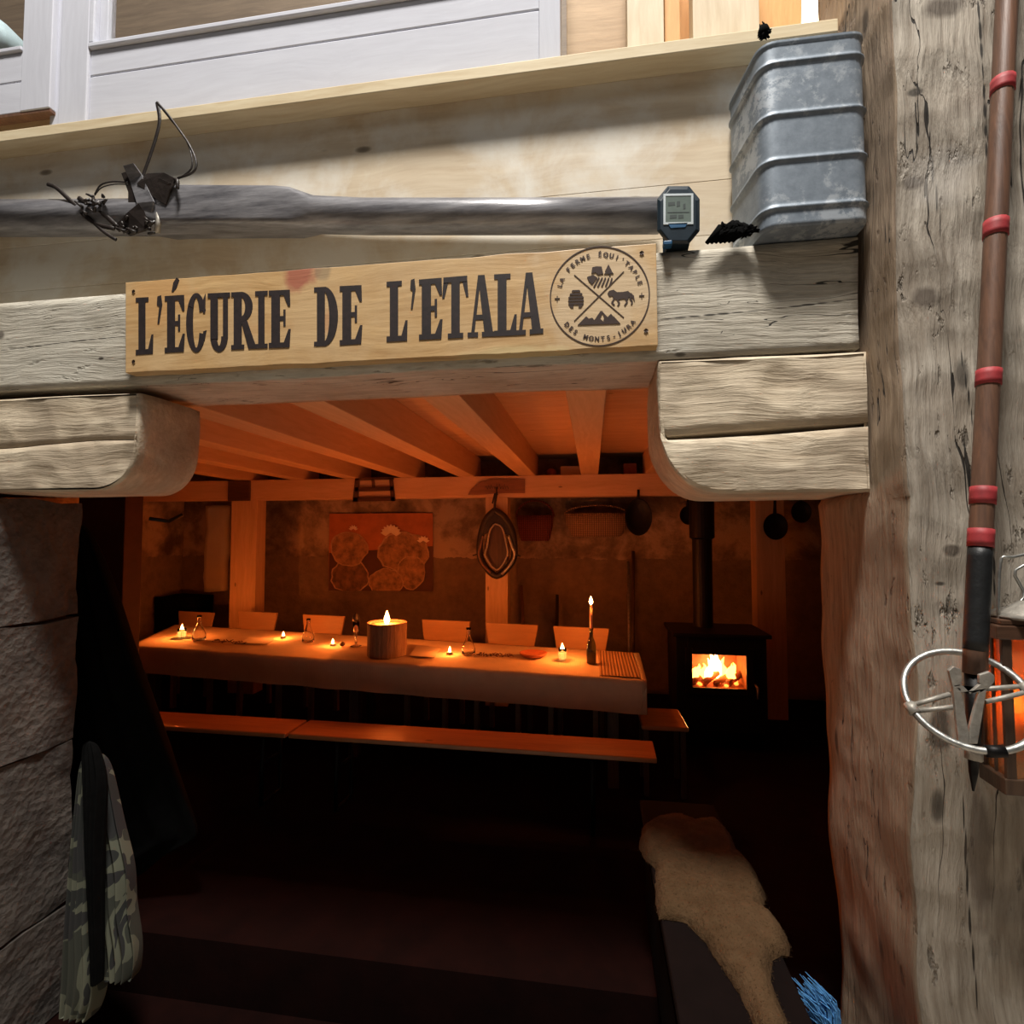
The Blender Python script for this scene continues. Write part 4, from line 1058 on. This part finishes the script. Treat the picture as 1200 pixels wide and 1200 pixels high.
# ---- items on top shelf behind beam
struct(MB().box(-4.88, 2.39, YBM+.17, 5.74, zbm1-.03, zbm1-.002).build('trim_2', M['dark_wood_x']))
def shelfbox(name, p0, p1, y0, y1, Y, mat, lab, cat):
    a = P(p0, y1, Y); b_ = P(p1, y0, Y); o = MB().box(a.x, b_.x, Y, Y+.14, zbm1, max(b_.z, zbm1+.02)).build(name, mat, bevel=.004); return tag(o, lab, cat)
shelfbox('small_box', 657, 680, 546, 555.5, 5.35, M['wax'], 'small pale box on the back beam shelf, left of the straight joist', 'box')
shelfbox('small_box', 731, 746, 543, 554.5, 5.35, M['terracotta'], 'reddish box on the back beam shelf, right of the straight joist', 'box')
o = MB().lathe(P(646, 550, 5.4).xyz*1, [(.04, -.05), (.055, 0), (.05, .03), (.02, .05)], 14).build('clay_pot', M['terracotta'], smooth=True)
o.location.z = zbm1; tag(o, 'small clay pot on the dark shelf above the back beam', 'pot')
# left wall drapes / dark cabinet
o = MB().hewn(P(240, 650, 5.6).x, P(262, 650, 5.6).x, 5.6, 5.70, 1.0, P(250, 592, 5.6).z, .05, .02, 6, 6).build('hanging_cloth', M['paper'], smooth=True)
tag(o, 'pale cloth strip hanging on the back wall left of the left pine post', 'cloth')
o = MB().hewn(max(-4.85, P(150, 700, 5.3).x), P(222, 700, 5.3).x, 5.3, 5.68, 0, P(180, 700, 5.3).z, .06, .015, 6, 4).build('dark_cabinet', M['black'], smooth=True)
tag(o, 'low black cabinet against the back wall at far left', 'cabinet')

# ================================================================== STOVE
YS0 = 4.30
sx0, sx1 = P(792, 740, YS0).x, P(898, 740, YS0).x
szt = P(840, 742, YS0).z
wx0, wx1 = P(811, 786, YS0).x, P(874, 786, YS0).x
wz0, wz1 = P(842, 806, YS0).z, P(842, 767, YS0).z
st = thing('wood_stove', ((sx0+sx1)/2, YS0+.2, 0), 'black cast iron wood stove with a fire burning behind its glass', 'stove')
bz0 = .15
mb = MB()
mb.box(sx0, wx0-.03, YS0, YS0+.45, bz0, szt-.03).box(wx1+.03, sx1, YS0, YS0+.45, bz0, szt-.03)
mb.box(wx0-.03, wx1+.03, YS0, YS0+.45, bz0, wz0-.03).box(wx0-.03, wx1+.03, YS0, YS0+.45, wz1+.03, szt-.03).box(sx0, sx1, YS0+.40, YS0+.45, bz0, szt-.03)
mb.build('body', M['iron'], st, bevel=.003)
MB().box(sx0-.03, sx1+.03, YS0-.04, YS0+.48, szt-.03, szt).build('top_plate', M['iron'], st, bevel=.006)
mb = MB(); e = .05
mb.box(wx0-e, wx0, YS0-.02, YS0, wz0-e, wz1+e).box(wx1, wx1+e, YS0-.02, YS0, wz0-e, wz1+e).box(wx0, wx1, YS0-.02, YS0, wz0-e, wz0).box(wx0, wx1, YS0-.02, YS0, wz1, wz1+e)
door = mb.build('door', M['iron'], st, bevel=.003)
MB().tube([Vector((wx1+e+.01, YS0-.02, wz0+.04)), Vector((wx1+e+.02, YS0-.05, wz0+.02)), Vector((wx1+e+.02, YS0-.05, wz0-.06))], .008, 8).build('door_handle', M['steel'], door, smooth=True)
MB().box(wx0, wx1, YS0-.006, YS0-.002, wz0, wz1).build('glass', M['pane'], st)
brick = plain('soot_brick', (.30, .12, .06), .9, 0, .4, 14)
mb = MB().box(wx0-.03, wx1+.03, YS0+.30, YS0+.32, wz0-.03, wz1+.03).box(wx0-.03, wx0-.01, YS0+.01, YS0+.3, wz0-.03, wz1+.03).box(wx1+.01, wx1+.03, YS0+.01, YS0+.3, wz0-.03, wz1+.03).box(wx0-.03, wx1+.03, YS0+.01, YS0+.3, wz0-.03, wz0-.01)
mb.build('firebox', brick, st)
rg = random.Random(12)
for i in range(4):
    x = wx0+.06+i*.09; MB().tube([Vector((x-.05, YS0+.08, wz0+.01)), Vector((x+.08, YS0+.2, wz0+.045+.02*(i % 2)))], .026, 9).build('log', brick, st, smooth=True)
mb = MB()
for i in range(24):
    c = Vector((rg.uniform(wx0+.02, wx1-.02), YS0+rg.uniform(.06, .24), wz0+rg.uniform(-.008, .02))); mb.lathe(c, [(.002, -.012), (.016, -.004), (.018, .006), (.006, .014)], 7)
mb.build('embers', M['ember'], st, smooth=True)
for i in range(9):
    fx = wx0+.04+(wx1-wx0-.08)*i/8; hh = (.12+.13*math.exp(-((i-4.5)/2.2)**2))*rg.uniform(.8, 1.05); hh = min(hh, wz1-wz0-.01); yy = YS0+.16+rg.uniform(-.05, .06)
    pts = [Vector((fx+math.sin(k*1.3+i)*.012, yy, wz0+.02+hh*k/6)) for k in range(7)]
    MB().tube(pts, [.012, .030, .033, .026, .017, .009, .001], 9).build('flame', M['firehot'] if i in (3, 4, 5) else M['fire'], st, smooth=True)
for dx in (sx0+.04, sx1-.04):
    for dy in (YS0+.05, YS0+.4): MB().lathe((dx, dy, 0), [(.02, 0), (.025, bz0)], 8).build('leg', M['iron'], st)
px_ = P(823, 660, YS0+.3).x; yp_ = YS0+.3
pr = abs(P(835, 660, yp_).x-P(812, 660, yp_).x)/2
MB().lathe((px_, yp_, szt), [(pr, 0), (pr, P(823, 632, yp_).z-szt), (pr*1.28, P(823, 630, yp_).z-szt), (pr*1.28, ZC-szt-.001)], 24).build('stove_pipe', M['iron'], st, smooth=False)

# ================================================================== TABLE
ZT_ = .73
NR, FR, FL, NL = Pz(758, 798, ZT_), Pz(749, 765, ZT_), Pz(205, 732, ZT_), Pz(150, 757, ZT_)
print('table', NR, FR, FL, NL)
tb = thing('dining_table', tuple((NR+FL)/2*1.0), 'long dining table across the room under a linen cloth', 'table')
tb.location.z = 0; tb['_org'] = (tb.location.x, tb.location.y, 0)
def TQ(u, v, z=ZT_, e=0.0):
    q = NL*(1-u)*(1-v)+NR*u*(1-v)+FR*u*v+FL*(1-u)*v; return Vector((q.x, q.y, z))
mb = MB().hexa([TQ(.004, .01, ZT_-.04), TQ(.996, .01, ZT_-.04), TQ(.996, .99, ZT_-.04), TQ(.004, .99, ZT_-.04), TQ(.004, .01, ZT_-.008), TQ(.996, .01, ZT_-.008), TQ(.996, .99, ZT_-.008), TQ(.004, .99, ZT_-.008)])
mb.build('tabletop', M['dark_wood_x'], tb)
for u in (.05, .5, .95):
    for v in (.15, .85):
        q = TQ(u, v, 0); MB().box(q.x-.035, q.x+.035, q.y-.035, q.y+.035, 0, ZT_-.04).build('leg', M['dark_wood'], tb)
mb = MB(); nu, nv = 120, 26
# cloth: top plus front / side / back drops; parametrised grid with extra rows
def cl(u, v):   # v from -.3 (front hem) .. 1.25 ; u -.05..1.05
    uc, vc = min(max(u, 0), 1), min(max(v, 0), 1); q = TQ(uc, vc, ZT_)
    dz = 0; out = Vector((0, 0, 0))
    if v < 0: dz += -v; out.y -= .006+.006*math.sin(uc*60)*min(1, -v*6)+.012*noise.noise(Vector((uc*14, v*4, 1)))*min(1, -v*6)
    if v > 1: dz += (v-1); out.y += .01
    if u < 0: dz = max(dz, -u)+.0; out.x -= .01
    if u > 1: dz = max(dz, u-1); out.x += .006-.25*max(0, u-1)
    if dz == 0: q.z += .0035*noise.noise(Vector((q.x*5, q.y*5, 0)))+.002*noise.noise(Vector((q.x*16, q.y*16, 3)))
    q.z -= dz; return q+out
us = [-.22, -.12, -.04, 0]+[i/nu for i in range(1, nu)]+[1, 1.04, 1.10, 1.19]
vs = [-.21, -.15, -.09, -.03, 0]+[i/nv for i in range(1, nv)]+[1, 1.05, 1.15]
ML = {}
grid = [[cl(u, v) for v in vs] for u in us]
mb.loft(grid, cap=False, closed=False)
cloth = mb.build('tablecloth', M['cloth'], smooth=True); tag(cloth, 'creased linen tablecloth draped over the long dining table', 'tablecloth')
mb = MB().hexa([TQ(.93, .05, ZT_+.0055), TQ(.99, .05, ZT_+.0055), TQ(.99, .95, ZT_+.0055), TQ(.93, .95, ZT_+.0055), TQ(.93, .05, ZT_+.0085), TQ(.99, .05, ZT_+.0085), TQ(.99, .95, ZT_+.0085), TQ(.93, .95, ZT_+.0085)])
o = mb.build('table_runner', M['wicker']); tag(o, 'checked woven mat across the right end of the table', 'mat')
ZO = ZT_+.005
def T(px, py): q = Pz(px, py, ZT_); q.z = ZO; return q
lights = []
def plight(loc, e, col=(1, .19, .024), r=.012):
    d = bpy.data.lights.new('flame_and_fill_light', 'POINT'); d.energy = e*.72; d.color = col; d.shadow_soft_size = r
    o = bpy.data.objects.new('flame_and_fill_light', d); COL.objects.link(o); o.location = loc; return o
# carafes
c0 = T(233, 751)
car = thing('glass_carafe', tuple(c0), 'clear glass carafe beside the leftmost candle on the table', 'carafe', 'glass carafes')
hC = P(233, 711, c0.y).z-c0.z
hC = .215
prof = [(.048, 0), (.056, .012), (.055, .05), (.040, .09), (.022, .135), (.015, .165), (.016, .195), (.021, .215), (.018, .215), (.0125, .19), (.012, .165), (.019, .135), (.036, .09), (.050, .05), (.050, .015), (.002, .010)]
MB().lathe(c0, prof, 24).build('carafe_body', M['glass'], car, smooth=True)
c1 = copy_tree(car, T(361, 753), 'clear glass carafe between two tealights, left of the log candle'); c1.scale = (.92,)*3
c2 = copy_tree(car, T(549, 768), 'clear glass carafe standing right of the log candle'); c2.scale = (.95,)*3
# tealights and candles
def tealight(px, py, lab, e=5, big=False):
    c = T(px, py); s = 1
    t = thing('tealight', tuple(c), lab, 'candle', 'small candles on the table')
    MB().lathe(c, [(.022, 0), (.024, .002), (.024, .016), (.021, .016), (.021, .012), (.002, .012)], 18).build('cup', M['steel'], t, smooth=True)
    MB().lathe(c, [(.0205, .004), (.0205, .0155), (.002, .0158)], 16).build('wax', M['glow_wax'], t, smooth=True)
    flame(c+Vector((0, 0, .014)), .042, t); plight(c+Vector((0, 0, .075)), e)
tealight(332, 748, 'low tealight candle between the two left carafes', 7)
tealight(390, 757, 'low tealight candle just right of the second carafe', 5)
tealight(527, 767, 'low tealight candle between the log candle and the third carafe', 5)
def jar(px, py, lab, R=.028, h=.075, e=8):
    c = T(px, py); t = thing('candle_jar', tuple(c), lab, 'candle')
    MB().lathe(c, [(R*.95, 0), (R, .004), (R*1.05, h), (R*.98, h), (R*.92, .008), (.002, .008)], 20).build('glass_jar', M['glass'], t, smooth=True)
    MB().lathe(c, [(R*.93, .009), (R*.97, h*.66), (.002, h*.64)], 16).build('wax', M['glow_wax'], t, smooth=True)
    flame(c+Vector((0, 0, h*.66)), .065, t); plight(c+Vector((0, 0, h+.05)), e)
jar(213, 748, 'lit candle in a glass, leftmost on the table', .034, .08, 11)
jar(659, 774, 'lit candle in a small glass beside the terracotta plate', .028, .085, 9)
# log candle
c = T(453, 768); lg = thing('log_candle', tuple(c), 'big lit candle in a hollowed log at the middle of the table', 'candle')
Rl = abs(P(474, 760, c.y).x-P(431, 760, c.y).x)/2; hl = (P(452, 729, c.y).z-ZO)
rings = []
for k in range(8):
    rings.append([c+Vector(((Rl*(1+.03*math.sin(3*a)+.02*math.sin(7*a+1))*(1+.02*(k > 5)))*math.cos(a), (Rl*(1+.03*math.sin(3*a)))*math.sin(a), hl*k/7)) for a in [2*PI*i/32 for i in range(32)]])
rings.append([c+Vector((Rl*.86*math.cos(a), Rl*.86*math.sin(a), hl)) for a in [2*PI*i/32 for i in range(32)]])
rings.append([c+Vector((Rl*.84*math.cos(a), Rl*.84*math.sin(a), hl-.02)) for a in [2*PI*i/32 for i in range(32)]])
MB().loft(rings).build('log', M['log'], lg, smooth=False, bevel=.002)
MB().lathe(c, [(Rl*.83, hl-.03), (Rl*.83, hl-.012), (.002, hl-.016)], 24).build('wax', M['wax'], lg, smooth=True)
flame(c+Vector((0, 0, hl-.012)), .10, lg); plight(c+Vector((0, 0, hl+.13)), 22)
# flute lamp
c = T(417, 758); fl = thing('slender_lamp', tuple(c), 'slender glass goblet with a dark top, just left of the log candle', 'goblet')
MB().lathe(c, [(.045, 0), (.046, .004), (.010, .014), (.008, .075), (.016, .10), (.024, .14), (.028, .22), (.025, .22), (.021, .14), (.002, .105)], 20).build('glass_body', M['glass'], fl, smooth=True)
MB().lathe(c, [(.028, .205), (.030, .225), (.024, .25), (.010, .27), (.004, .275)], 16).build('cap', M['leather'], fl, smooth=True)
MB().lathe(c, [(.016, .125), (.020, .16), (.021, .20), (.002, .20)], 14).build('wax', M['wax'], fl, smooth=True)
# bottle with taper
c = T(693, 778); bt = thing('bottle_candle', tuple(c), 'lit taper candle stuck in a dark bottle near the right end of the table', 'candle')
hb = .235
MB().lathe(c, [(.030, 0), (.034, .005), (.034, .12), (.028, .15), (.014, .19), (.0125, hb), (.015, hb+.003), (.015, hb+.012), (.010, hb+.012)], 24).build('bottle', M['dark_glass'], bt, smooth=True)
ht = P(693, 709, c.y).z-ZO
MB().lathe(c, [(.010, hb-.01), (.010, ht), (.002, ht+.003)], 12).build('taper', M['wax'], bt, smooth=True)
flame(c+Vector((0, 0, ht+.004)), .06, bt); plight(c+Vector((0, 0, ht+.10)), 14)
# plate, papers, bits
c = T(625, 770); o = MB().lathe(c, [(.07, 0), (.10, .018), (.105, .03), (.098, .03), (.085, .016), (.002, .012)], 32).build('terracotta_plate', M['terracotta'], smooth=True); tag(o, 'round terracotta plate near the right end of the table', 'plate')
def paper(l, lab, name='paper_napkin', cat='napkin'):
    mb = MB(); q = [T(*p) for p in l]; mb.prism([v+Vector((0, 0, .003)) for v in q], (0, 0, .003)); o = mb.build(name, M['paper']); tag(o, lab, cat)
paper([(281, 755), (313, 756), (322, 750), (292, 748)], 'flat pale napkin left of the low tealight between carafes')
paper([(480, 770), (509, 772), (516, 761), (488, 758)], 'folded pale napkin just right of the log candle')
def chain(l, lab, seed, name='twig_garland'):
    rg2 = random.Random(seed); mb = MB(); (x0, y0), (x1, y1) = l
    for i in range(34):
        t = i/33; q = T(x0+(x1-x0)*t+rg2.uniform(-1, 1), y0+(y1-y0)*t+rg2.uniform(-1.5, 1.5))+Vector((0, 0, .008))
        d = Vector((rg2.uniform(-.03, .03), rg2.uniform(-.03, .03), rg2.uniform(0, .012))); mb.tube([q-d*.5, q+d*.5], [.005, .003], 5)
    o = mb.build(name, M['cane'], smooth=True); tag(o, lab, 'garland')
chain([(250, 752), (288, 755)], 'strip of dried twigs right of the leftmost carafe', 1)
chain([(560, 768), (600, 770)], 'strip of dried twigs between third carafe and terracotta plate', 2)
o = MB().lathe(T(401, 758), [(.004, 0), (.02, .008), (.022, .02), (.012, .034), (.003, .038)], 14).build('pine_cone', M['dark_wood'], smooth=True); tag(o, 'small dark pine cone between tealight and slender goblet', 'pine cone')

# ================================================================== CHAIRS BEHIND
def make_chair(label):
    t = thing('dining_chair', (0, 0, 0), label, 'chair', 'chairs along the far side of the table')
    MB().hexa([(-.19, -.40, .43), (.19, -.40, .43), (.21, 0, .43), (-.21, 0, .43), (-.19, -.40, .455), (.19, -.40, .455), (.21, 0, .455), (-.21, 0, .455)]).build('seat', M['chair'], t, bevel=.004)
    MB().hexa([(-.185, 0.01, .62), (.185, 0.01, .62), (.185, .03, .62), (-.185, .03, .62), (-.235, .03, .92), (.235, .03, .92), (.235, .05, .92), (-.235, .05, .92)]).build('backrest', M['chair'], t, bevel=.004)
    for x in (-.17, .17):
        MB().hexa([(x-.018, -.38, 0), (x+.018, -.38, 0), (x+.018, -.34, 0), (x-.018, -.34, 0), (x-.018, -.38, .43), (x+.018, -.38, .43), (x+.018, -.34, .43), (x-.018, -.34, .43)]).build('leg', M['chair'], t)
        MB().hexa([(x-.018, .0, 0), (x+.018, .0, 0), (x+.018, .035, 0), (x-.018, .035, 0), (x-.018, -.005, .72), (x+.018, -.005, .72), (x+.018, .012, .72), (x-.018, .012, .72)]).build('leg', M['chair'], t)
    return t
cl_ = [(230, 717, 'wooden chair back behind the leftmost carafe, farthest left'), (302, 717, 'wooden chair back in front of the left pine post'), (379, 721, 'wooden chair back between the second carafe and goblet'),
       (522, 727, 'wooden chair back behind the third tealight, right of the log candle'), (599, 731, 'wooden chair back in front of the middle pine post'), (680, 735, 'wooden chair back behind the bottle candle, farthest right')]
ch0 = make_chair(cl_[0][2])
edge = (FR-FL); ang = math.atan2(edge.y, edge.x)
for i, (px, py, lab) in enumerate(cl_):
    # stand just past the far table edge
    yy = 4.62
    for _ in range(8):
        p = P(px, py, yy); t = (p.x-FL.x)/(FR.x-FL.x); yy = FL.y+(FR.y-FL.y)*t+.13
    yy = min(yy, YBM-.07)
    p = P(px, py, yy); o = ch0 if i == 0 else copy_tree(ch0, (0, 0, 0), lab)
    o.location = (p.x, yy-.04, 0); o.rotation_euler.z = ang; print('chair', px, p, )
    o.scale = (1, 1, p.z/.92)

# ================================================================== BENCHES
ZB = .45
def bench(name, nl, nr, w, lab, mat=None, legs=(.12, .88)):
    a = Pz(*nl, ZB); b_ = Pz(*nr, ZB); a.z = b_.z = 0; d = (b_-a); n = Vector((-d.y, d.x, 0)).normalized()*w
    t = thing(name, tuple((a+b_)/2+n/2), lab, 'bench', None)
    MB().hexa([a+Vector((0, 0, ZB-.028)), b_+Vector((0, 0, ZB-.028)), b_+n+Vector((0, 0, ZB-.028)), a+n+Vector((0, 0, ZB-.028)), a+Vector((0, 0, ZB)), b_+Vector((0, 0, ZB)), b_+n+Vector((0, 0, ZB)), a+n+Vector((0, 0, ZB))]).build('seat', mat or M['bench'], t, bevel=.006)
    for u in legs:
        q0 = a+d*u+n*.15; q1 = a+d*u+n*.85; up = Vector((0, 0, 1)); mb = MB()
        mb.tube([q0+up*(ZB-.03), q0+up*.2-n*.05, q0+up*.012-n*.05, q1+up*.012+n*.05, q1+up*.2+n*.05, q1+up*(ZB-.03)], .014, 7); mb.tube([q0+up*.25, q1+up*.25], .010, 6)
        mb.build('leg_frame', M['iron'], t, smooth=True)
    return t
bench('beer_bench', (337.5, 860), (770, 889), .25, 'varnished wooden folding bench, long right one along the table front', legs=(.14, .84))
bench('beer_bench', (60, 843), (334, 860), .25, 'varnished wooden folding bench, left one partly behind the black coat', legs=(.3, .9))
# stool at the table end
a = Pz(752, 850, ZB); b_ = Pz(806, 850, ZB)
so = thing('wooden_stool', tuple(((a+b_)/2).xy)+(0,), 'dark varnished stool at the right end of the table', 'stool')
y0_ = a.y; x0_, x1_ = a.x, b_.x
so['_org'] = (so.location.x, so.location.y, 0)
MB().hexa([(x0_, y0_, ZB-.03), (x1_, y0_, ZB-.03), (x1_-.01, y0_+.36, ZB-.03), (x0_, y0_+.36, ZB-.03), (x0_, y0_, ZB), (x1_, y0_, ZB), (x1_-.01, y0_+.36, ZB), (x0_, y0_+.36, ZB)]).build('seat', M['bench'], so, bevel=.008)
for x in (x0_+.03, x1_-.03):
    for y in (y0_+.04, y0_+.32): MB().box(x-.015, x+.015, y-.015, y+.015, 0, ZB-.03).build('leg', M['dark_wood'], so)
# bench running towards the viewer with the hide
bx0, bx1 = .205, .53
t = thing('side_bench', ((bx0+bx1)/2, 1.9, 0), 'dark bench running towards the entrance post under the sheepskin', 'bench')
MB().box(bx0, bx1, 1.10, 2.52, ZB-.035, ZB).build('seat', plain('near_black_bench', (.006, .003, .0025), .9, **{'Specular IOR Level': .1}), t, bevel=.006)
for y in (1.2, 2.4): MB().box(bx0+.02, bx1-.02, y, y+.04, 0 if y > 2 else -.25, ZB-.035).build('leg', M['dark_wood'], t)
MB().box(bx0+.01, bx1-.01, 1.25, 2.38, ZB-.40, ZB-.12).build('stretcher', M['black'], t)
ZH = ZB+.03
outl = [(748, 978), (752, 964), (770, 955), (790, 949), (815, 957), (840, 955), (856, 972), (865, 992), (885, 1008), (897, 1034), (893, 1058), (915, 1070), (926, 1088), (924, 1104), (905, 1114), (903, 1138), (916, 1170), (927, 1195), (934, 1230), (895, 1232), (884, 1190), (868, 1155), (845, 1122), (825, 1092), (803, 1070), (772, 1066), (768, 1045), (768, 1010), (756, 996)]
op = [Pz(a, b_, ZH) for a, b_ in outl]
def inside(x, y):
    c = False; n = len(op); j = n-1
    for i in range(n):
        if (op[i].y > y) != (op[j].y > y) and x < (op[j].x-op[i].x)*(y-op[i].y)/(op[j].y-op[i].y)+op[i].x: c = not c
        j = i
    return c
def dedge(x, y):
    m_ = 9
    for i in range(len(op)):
        a, b_ = op[i-1].xy, op[i].xy; d = b_-a; t = max(0, min(1, (Vector((x, y))-a).dot(d)/d.length_squared)); m_ = min(m_, (Vector((x, y))-a-d*t).length)
    return m_
mb = MB(); st_ = .012; idx = {}; x0h, x1h = min(p.x for p in op), max(p.x for p in op); y0h, y1h = min(p.y for p in op), max(p.y for p in op)
vsx = []; fsx = []
def hv(i, j):
    if (i, j) in idx: return idx[(i, j)]
    x, y = x0h+i*st_, y0h+j*st_; d = dedge(x, y) if inside(x, y) else 0
    z = ZB+.002+.038*min(1, d/.03)**.5+.008*noise.noise(Vector((x*12, y*12, 0)))*min(1, d/.03)+.006*noise.noise(Vector((x*40, y*25, 5)))*min(1, d/.02)
    if d == 0:
        best = None
        for q in range(len(op)):
            a_, b2 = op[q-1].xy, op[q].xy; dd = b2-a_; tt = max(0, min(1, (Vector((x, y))-a_).dot(dd)/dd.length_squared)); pp_ = a_+dd*tt; l_ = (Vector((x, y))-pp_).length
            if best is None or l_ < best[0]: best = (l_, pp_)
        x, y = best[1]
    ov = max(bx0-x, x-bx1, 0)
    z -= ov*.6
    vsx.append(Vector((x+.004*noise.noise(Vector((x*50, y*50, 2))), y, z))); idx[(i, j)] = len(vsx)-1; return idx[(i, j)]
for i in range(int((x1h-x0h)/st_)+1):
    for j in range(int((y1h-y0h)/st_)+1):
        if any(inside(x0h+(i+a1)*st_, y0h+(j+a2)*st_) for a1 in (0, 1) for a2 in (0, 1)): fsx.append([hv(i, j), hv(i+1, j), hv(i+1, j+1), hv(i, j+1)])
mb.add(vsx, fsx)
rg = random.Random(5)
for i in range(7000):
    v = vsx[rg.randrange(len(vsx))]+Vector((rg.uniform(-.006, .006), rg.uniform(-.006, .006), -.001)); d = Vector((rg.uniform(-1, 1), rg.uniform(-1.2, .2), rg.uniform(.1, .6))).normalized()*.007
    mb.add([v+Vector((-.0009, 0, .0)), v+Vector((.0009, 0, 0)), v+d], [[0, 1, 2]])
o = mb.build('sheepskin', M['hide'], smooth=True); tag(o, 'shaggy sheepskin hide spread over the dark side bench', 'sheepskin')

# ================================================================== COATS
def drape(name, sections, Y, depth, mat, lab, cat, seed=1, folds=5, amp=.02, nseg=40):
    mb = MB(); rings = []
    for (pl, pr, py, th) in sections:
        a = P(pl, py, Y); b_ = P(pr, py, Y); c = (a+b_)/2; w_ = (b_.x-a.x)/2; r = []
        for i in range(nseg):
            t = 2*PI*i/nseg; f = 1+amp*6*math.sin(folds*t+seed+py*.004)*min(1, (py-590)/300.)*.25
            r.append(Vector((c.x+w_*math.cos(t), Y+depth*th*math.sin(t)*f+amp*math.sin(folds*math.cos(t)*3+seed)*th, c.z+.004*noise.noise(Vector((t, py*.02, seed))))))
        rings.append(r)
    # subdivide vertically
    o = mb.loft(rings).build(name, mat, smooth=True); md = o.modifiers.new('s', 'SUBSURF'); md.levels = 2; md.render_levels = 2
    return tag(o, lab, cat)
drape('black_coat', [(78, 100, 612, .3), (74, 116, 648, .6), (70, 136, 700, .8), (66, 158, 770, .9), (64, 190, 850, 1), (62, 216, 920, .9), (63, 232, 958, .8), (64, 237, 972, .7), (66, 212, 984, .7), (68, 186, 1000, .7), (72, 160, 1030, .5)], 2.17, .09, M['black'], 'black coat hanging inside the left edge of the entrance', 'coat', 2)
cs = drape('black_gap_filler', [(98, 112, 868, .3), (98, 119, 890, .5), (100, 124, 915, .6), (102, 122, 945, .7), (104, 119, 985, .8), (107, 118, 1050, .7), (109, 119, 1110, .6), (110, 118, 1150, .6), (110, 118, 1152, .6)], 1.66, .03, M['black'], 'narrow black scarf added for the dark gap between the camouflage trouser legs', 'filler', 3, 4, .015)  # added black drape standing in for the dark gap between the legs
tr = thing('camouflage_trousers', tuple(P(115, 1186, 1.7)), 'camouflage trousers hanging in front of the black coat, low on the left', 'trousers')
for (secs, sd, yy_) in (([(98, 112, 880, .5), (94, 114, 930, .6), (91, 113, 985, .9), (86, 120, 1030, .8), (84, 117, 1080, 1), (80, 124, 1125, .9), (78, 120, 1165, .9), (77, 112, 1184, .9), (77, 111, 1186, .9), (77, 110, 1187, .9)], 5, 1.70),
                        ([(104, 124, 880, .5), (106, 134, 930, .7), (109, 143, 975, .8), (113, 156, 1020, .9), (117, 152, 1060, 1), (121, 164, 1105, .9), (126, 160, 1140, .9), (128, 158, 1143, .9), (128, 157, 1144, .9)], 8, 1.74)):
    o = drape('trouser_leg', secs, yy_, .035, M['camo'], '', '', sd, 5, .024)
    for k_ in ('label', 'category'): del o[k_]
    wl = o.location.copy(); o.parent = tr; o.location = wl-tr.location
o = MB().tube([Vector((-1.86, 1.99, 1.72)), Vector((-1.82, 2.05, 1.71)), Vector((-1.79, 2.09, 1.74))], .008, 7).build('coat_hook', M['iron'], smooth=True)
tag(o, 'iron hook inside the jamb above the black coat', 'hook')

# ================================================================== LIGHTS
def area(loc, target, size, e, col, name='hall_and_fill_light'):
    d = bpy.data.lights.new(name, 'AREA'); d.shape = 'DISK'; d.size = size; d.energy = e; d.color = col
    o = bpy.data.objects.new(name, d); COL.objects.link(o); o.location = loc
    o.rotation_euler = (Vector(target)-Vector(loc)).to_track_quat('-Z', 'Y').to_euler(); return o
area((-.1, -.35, 8.0), (-.1, 1.7, 2.4), 1.0, 700, (1, .95, .88))
area((.6, -1.2, 5.6), (.3, 1.6, 2.2), 1.4, 14, (.92, .96, 1))  # added weak fill from the front, not a second lamp in the hall
plight((-1.2, 2.2, 4.6), 2.2, (1, .85, .65), .1)  # added unseen fill brightening the loft behind the left panes
plight((.5, 2.18, 3.8), 6, (1, .72, .42), .1)  # added unseen warm fill for the loft boards beside the studs
plight((LQ(.5, .5, lz0+.17)), 2.2, (1, .30, .05))
plight(((wx0+wx1)/2, YS0+.12, wz0+.14), 6, (1, .2, .03), .05)
w = bpy.data.worlds.new('world'); SC.world = w; w.use_nodes = True
w.node_tree.nodes['Background'].inputs[0].default_value = (.7, .8, 1, 1); w.node_tree.nodes['Background'].inputs[1].default_value = .012
for o in bpy.data.objects:
    if '_org' in o: del o['_org']
